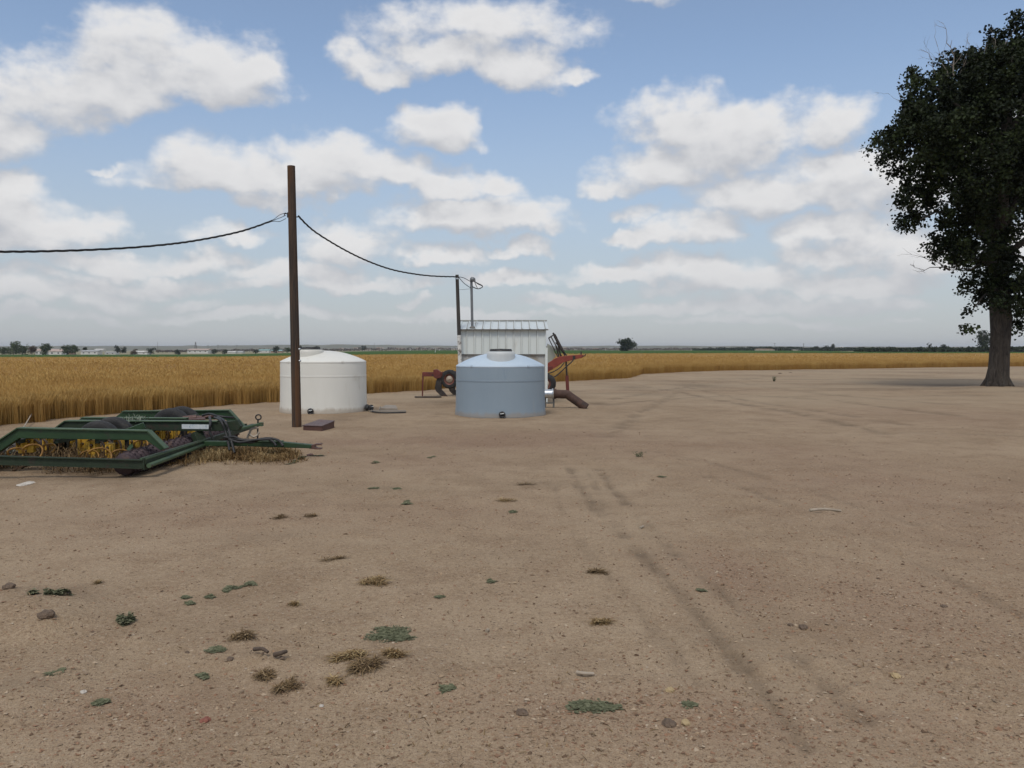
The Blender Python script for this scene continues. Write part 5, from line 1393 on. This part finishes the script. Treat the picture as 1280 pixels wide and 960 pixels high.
STRAW = [(440,828,30,8,650,"broad clump of dry orange straw left of the dark rooty clump",.10,m_straw),
 (458,843,20,8,420,"dark rooty clump of dead weeds between two straw clumps in the foreground",.12,m_dstraw),
 (488,830,18,7,380,"dry orange straw on the right side of the dark rooty clump",.10,m_straw),
 (466,726,20,6,330,"dry brown straw pile in the middle left of the bare ground",.11,m_straw),
 (352,651,16,4,200,"dark twiggy tuft, left one of two behind the dry brown straw pile",.12,m_dstraw),
 (389,646,17,3,170,"dark flat twiggy tuft, right one of two behind the dry brown straw pile",.12,m_dstraw),
 (414,699,14,4.5,200,"dark spiky dead tuft between the twiggy tufts and the dry brown straw pile",.11,m_dstraw),
 (302,804,18,6,300,"brown dry straw joined to the green weed mat",.10,m_dstraw),
 (357,860,15,7,260,"scattered brown straw bits below the forked twig",.08,m_dstraw),
 (328,846,12,6,160,"small scatter of straw left of the scattered brown straw bits",.08,m_dstraw),
 (420,857,9,5,130,"little yellowish straw tuft below the broad orange straw clump",.08,m_straw),
 (746,777,21,3,260,"thin orange straw streak right of the foreground middle",.09,m_straw),
 (745,714,19,2.6,200,"dark dead twiggy streak on the lower left of the tyre tracks",.10,m_dstraw),
 (365,755,10,3,110,"small faint straw bit above the forked twig",.07,m_straw),
 (127,727,9,2.2,90,"small orange straw bit on the soil at the left",.07,m_straw),
 (630,628,22,2,160,"low dry tuft right of the tiny dark green weed",.12,m_straw),
 (655,608,14,1.6,120,"dark low tuft on the soil left of the tyre tracks' start",.14,m_dstraw)]
for i, (cx, cy, rx, ry, n, lab, ln, mm) in enumerate(STRAW):
    straw(cx, cy, rx, ry, n, lab, 400 + i, ln, .25, mm)
# dry sprigs at the wheat's edge
# sticks
m_stick = mat("bleached_stick", (.30,.25,.19), (.40,.34,.27), 9, .9, 0, .2)
m_dstick = mat("dark_stick", (.07,.05,.036), (.13,.095,.07), 9, .9, 0, .2)
def stick(pts, r, label, m, name="stick"):
    P_ = [on(x, y_, dz) for x, y_, dz in pts]
    return tag(MB().tube(spline(P_, 5), [r * (1 - .25 * (i / (5 * (len(P_) - 1)))) for i in range(5 * (len(P_) - 1) + 1)], 8).build(name, m), label, "stick")
stick([(1012,643.2,.012),(1030,642.0,.014),(1051,640.8,.010)], .015, "long bleached stick lying on bare ground in the right middle", m_stick)
stick([(721,841,.015),(730,843,.02),(742,841.5,.012)], .010, "short pale stick above the wide dark green weed mat", m_stick)
stick([(318,821,.02),(328,825,.03),(335,827,.02)], .011, "left piece of the dark forked twig near the weed mat with straw", m_dstick)
stick([(343,828,.015),(350,828.5,.03),(358,824.5,.03)], .013, "right piece of the dark broken twig near the weed mat with straw", m_dstick)
stick([(28,540,.03),(36,531,.12),(44,522,.22)], .014, "thin pale stalk leaning against the wheat behind the green harrow", m_stick)
stick([(800,662,.01),(804,660,.015)], .012, "tiny pale stick between the tyre tracks", m_stick)
stick([(608,787,.01),(611,785.5,.012)], .010, "tiny bone-white stick right of the largest weed mat", m_stick)
# clods and stones
m_clod = mat("dark_soil_clod", (.095,.066,.046), (.18,.13,.092), 18, .98, 0, .8)
m_stone_y = mat("yellowish_stone", (.34,.25,.13), (.42,.32,.18), 12, .8, 0, .3)
m_stone_r = mat("reddish_stone", (.20,.07,.045), (.26,.10,.07), 12, .8, 0, .3)
m_stone_w = mat("pale_stone", (.42,.38,.33), (.52,.48,.42), 12, .8, 0, .3)
def lump(px, py, r, label, m, seed, flat=.65, name="dirt_clod", cat="clod"):
    r = r * .75
    rs = random.Random(seed)
    bm = bmesh.new(); bmesh.ops.create_icosphere(bm, subdivisions=3, radius=1)
    off = [rs.uniform(0, 50) for _ in range(2)]
    c = on(px, py)
    for v in bm.verts:
        p = v.co
        q = fbm(np.array([p.x * 1.7 + off[0] + p.z]), np.array([p.y * 1.7 + off[1] - p.z * .8]), 5, 4, .6)[0]
        k = .35 + 1.05 * q
        v.co = Vector((p.x * r * k, p.y * r * k, p.z * r * k * flat)) + Vector((0, 0, r * flat * .35))
    me = bpy.data.meshes.new(name); bm.to_mesh(me); bm.free(); me.materials.append(m)
    o = bpy.data.objects.new(name, me); o.location = c; COL.objects.link(o)
    return tag(o, label, cat)
lump(12,741,.055, "dark round dirt clod at the very left edge", m_clod, 1)
lump(58,788,.062, "dark dirt clod near the left edge below the leafy weed", m_clod, 2)
lump(80,755,.06, "brown flat clod right against the leafy weed", m_clod, 3, .5)
lump(1004,786,.036, "dark reddish clod alone in the right foreground", m_clod, 4)
lump(988,782,.022, "smaller dark clod left of the dark reddish clod", m_clod, 5)
lump(652,891,.042, "dark clod left of the wide dark green weed mat", m_clod, 6, .5)
lump(352,698+130,.024, "small dark clod beside the broken twig", m_clod, 7)
lump(1180,760,.030, "dark flat clod at the far right of the foreground", m_clod, 8, .5)
lump(234,820,.018, "tiny dark clod left of the green weed mat with straw", m_clod, 9)
lump(288,832,.024, "dark orange-brown clod below the green weed mat with straw", m_clod, 10)
lump(1119,849,.033, "pale yellowish stone in the lower right foreground", m_stone_y, 11, .6, "stone", "stone")
lump(838,862,.030, "yellow stone between the two nearest weed mats at the bottom", m_stone_y, 12, .6, "stone", "stone")
lump(857,901,.032, "yellowish stone below the faint small weed at the bottom", m_stone_y, 13, .6, "stone", "stone")
lump(837,902,.045, "brown flat stone beside the yellowish stone at the bottom", m_clod, 14, .5, "stone", "stone")
lump(257,900,.032, "red stone at the bottom left of the ground", m_stone_r, 15, .6, "stone", "stone")
lump(104,866,.022, "small pale stone left of the round corner weed", m_stone_w, 16, .6, "stone", "stone")
lump(402,883,.016, "small white stone at the bottom below the straw clumps", m_stone_w, 17, .6, "stone", "stone")
lump(36,606,.11, "pale flat stone on the soil in front of the green harrow", m_stone_w, 18, .25, "stone", "stone")
lump(26,608,.08, "smaller pale flat stone left of another before the green harrow", m_stone_w, 19, .25, "stone", "stone")
lump(388,569.5,.075, "reddish flat brick-like stone at the end of the dry grass heap", m_rustbox, 20, .45, "stone", "stone")
lump(975,467,.16, "dark clump of debris on the far bare ground in front of the wheat", m_clod, 21, .35)
lump(988,465.5,.14, "second dark debris clump, right of the first, on the far bare ground", m_clod, 22, .3)

# gravel: small stones strewn over the yard
m_grav = ramp_mat("mixed_gravel", [(.12,.078,.05), (.20,.125,.08), (.28,.165,.105), (.30,.205,.13), (.22,.165,.115), (.36,.26,.17), (.43,.35,.26)], rough=.85, spec=.2)
ng = 42000
# denser in the photograph's gravelly places: sample rows of the picture, keep by the gravel map
gx_ = RNG.uniform(-60, 1340, ng * 2); gy_ = 530 + (985 - 530) * RNG.random(ng * 2) ** .85
gy_ = np.clip(gy_, 532, 985)
cp, sp = math.cos(PITCH), math.sin(PITCH)
ux, uu = (gx_ - 640) / FPX, -(gy_ - 480) / FPX
tt_ = -CAM_H / (-sp + uu * cp)
X_, Y_ = ux * tt_, (cp + uu * sp) * tt_
gm = blobs(X_, Y_, GRAV) * (.3 + 1.2 * fbm(X_ * 1.1, Y_ * 1.1, 55, 3)) + .16
keep = RNG.random(len(X_)) < gm
X_, Y_ = X_[keep][:ng], Y_[keep][:ng]
n = len(X_)
dd_ = np.hypot(X_, Y_)
rad = (.0026 + .0070 * RNG.random(n) ** 4) * (1 + .055 * dd_)
ok_ = ~((X_ < -4.2) & (Y_ > 10) & (Y_ < 15))
base8 = np.array([(1,0,0),(-1,0,0),(0,1,0),(0,-1,0),(0,0,1),(0,0,-.6)], float)
ang = RNG.uniform(0, 6.28, n)
B8 = base8[None] * (1 + .45 * (RNG.random((n, 6, 1)) - .5)) + .22 * RNG.normal(size=(n, 6, 3))
B8 = B8 * np.stack([RNG.uniform(.8, 1.5, n), RNG.uniform(.7, 1.1, n), RNG.uniform(.4, .75, n)], 1)[:, None]
cx_, sx_ = np.cos(ang)[:, None], np.sin(ang)[:, None]
vx = B8[..., 0] * cx_ - B8[..., 1] * sx_; vy = B8[..., 0] * sx_ + B8[..., 1] * cx_
V = np.stack([X_[:, None] + vx * rad[:, None], Y_[:, None] + vy * rad[:, None], (relief(X_, Y_) + rad * .15)[:, None] + B8[..., 2] * rad[:, None]], -1)
F8 = np.array([(0,2,4),(2,1,4),(1,3,4),(3,0,4),(2,0,5),(1,2,5),(3,1,5),(0,3,5)])
F = (np.arange(n)[:, None, None] * 6 + F8[None]).reshape(-1, 3)
tag(npmesh("gravel", V.reshape(-1, 3), F, m_grav, None, dict(tint=np.repeat(RNG.random(n) ** 1.15, 6))), "mixed brown and reddish gravel strewn over the yard", "gravel", kind='stuff')
# litter: bits of chaff and broken straw
nl = 1900
gx_ = RNG.uniform(-40, 1320, nl); gy_ = 560 + 420 * RNG.random(nl) ** .9
ux, uu = (gx_ - 640) / FPX, -(gy_ - 480) / FPX
tt_ = -CAM_H / (-sp + uu * cp); X_, Y_ = ux * tt_, (cp + uu * sp) * tt_
kp = fbm(X_ * .8, Y_ * .8, 71, 3) > .47
X_, Y_ = X_[kp], Y_[kp]
c = np.stack([X_, Y_, relief(X_, Y_) + .002], 1)
v, f, t = blades(c, .030, .005, .03, np.random.default_rng(8), np.clip(RNG.normal(.4, .3, len(c)), 0, 1), .1)
v[:, 2] = np.maximum(v[:, 2], relief(v[:, 0], v[:, 1]) + .002)
tag(npmesh("plant_litter", v, f, m_dstraw, None, dict(tint=t)), "scattered chaff and broken straw bits on the bare soil", "litter", kind='stuff')

# ------------------------------------------------------------------ haze of the summer air
def haze(density, color):
    m = bpy.data.materials.new("hazy_air"); m.use_nodes = True
    t = m.node_tree; t.nodes.clear()
    v = t.nodes.new('ShaderNodeVolumePrincipled'); o = t.nodes.new('ShaderNodeOutputMaterial')
    v.inputs['Density'].default_value = density; v.inputs['Color'].default_value = (*color, 1)
    v.inputs['Anisotropy'].default_value = .2
    t.links.new(v.outputs[0], o.inputs['Volume'])
    tag(MB().box((0, 1000, 26.25), (24000, 22000, 67.5)).build("haze", m), "pale summer haze in the air", "haze", kind='stuff')
haze(.00009, (.86, .92, 1.0))
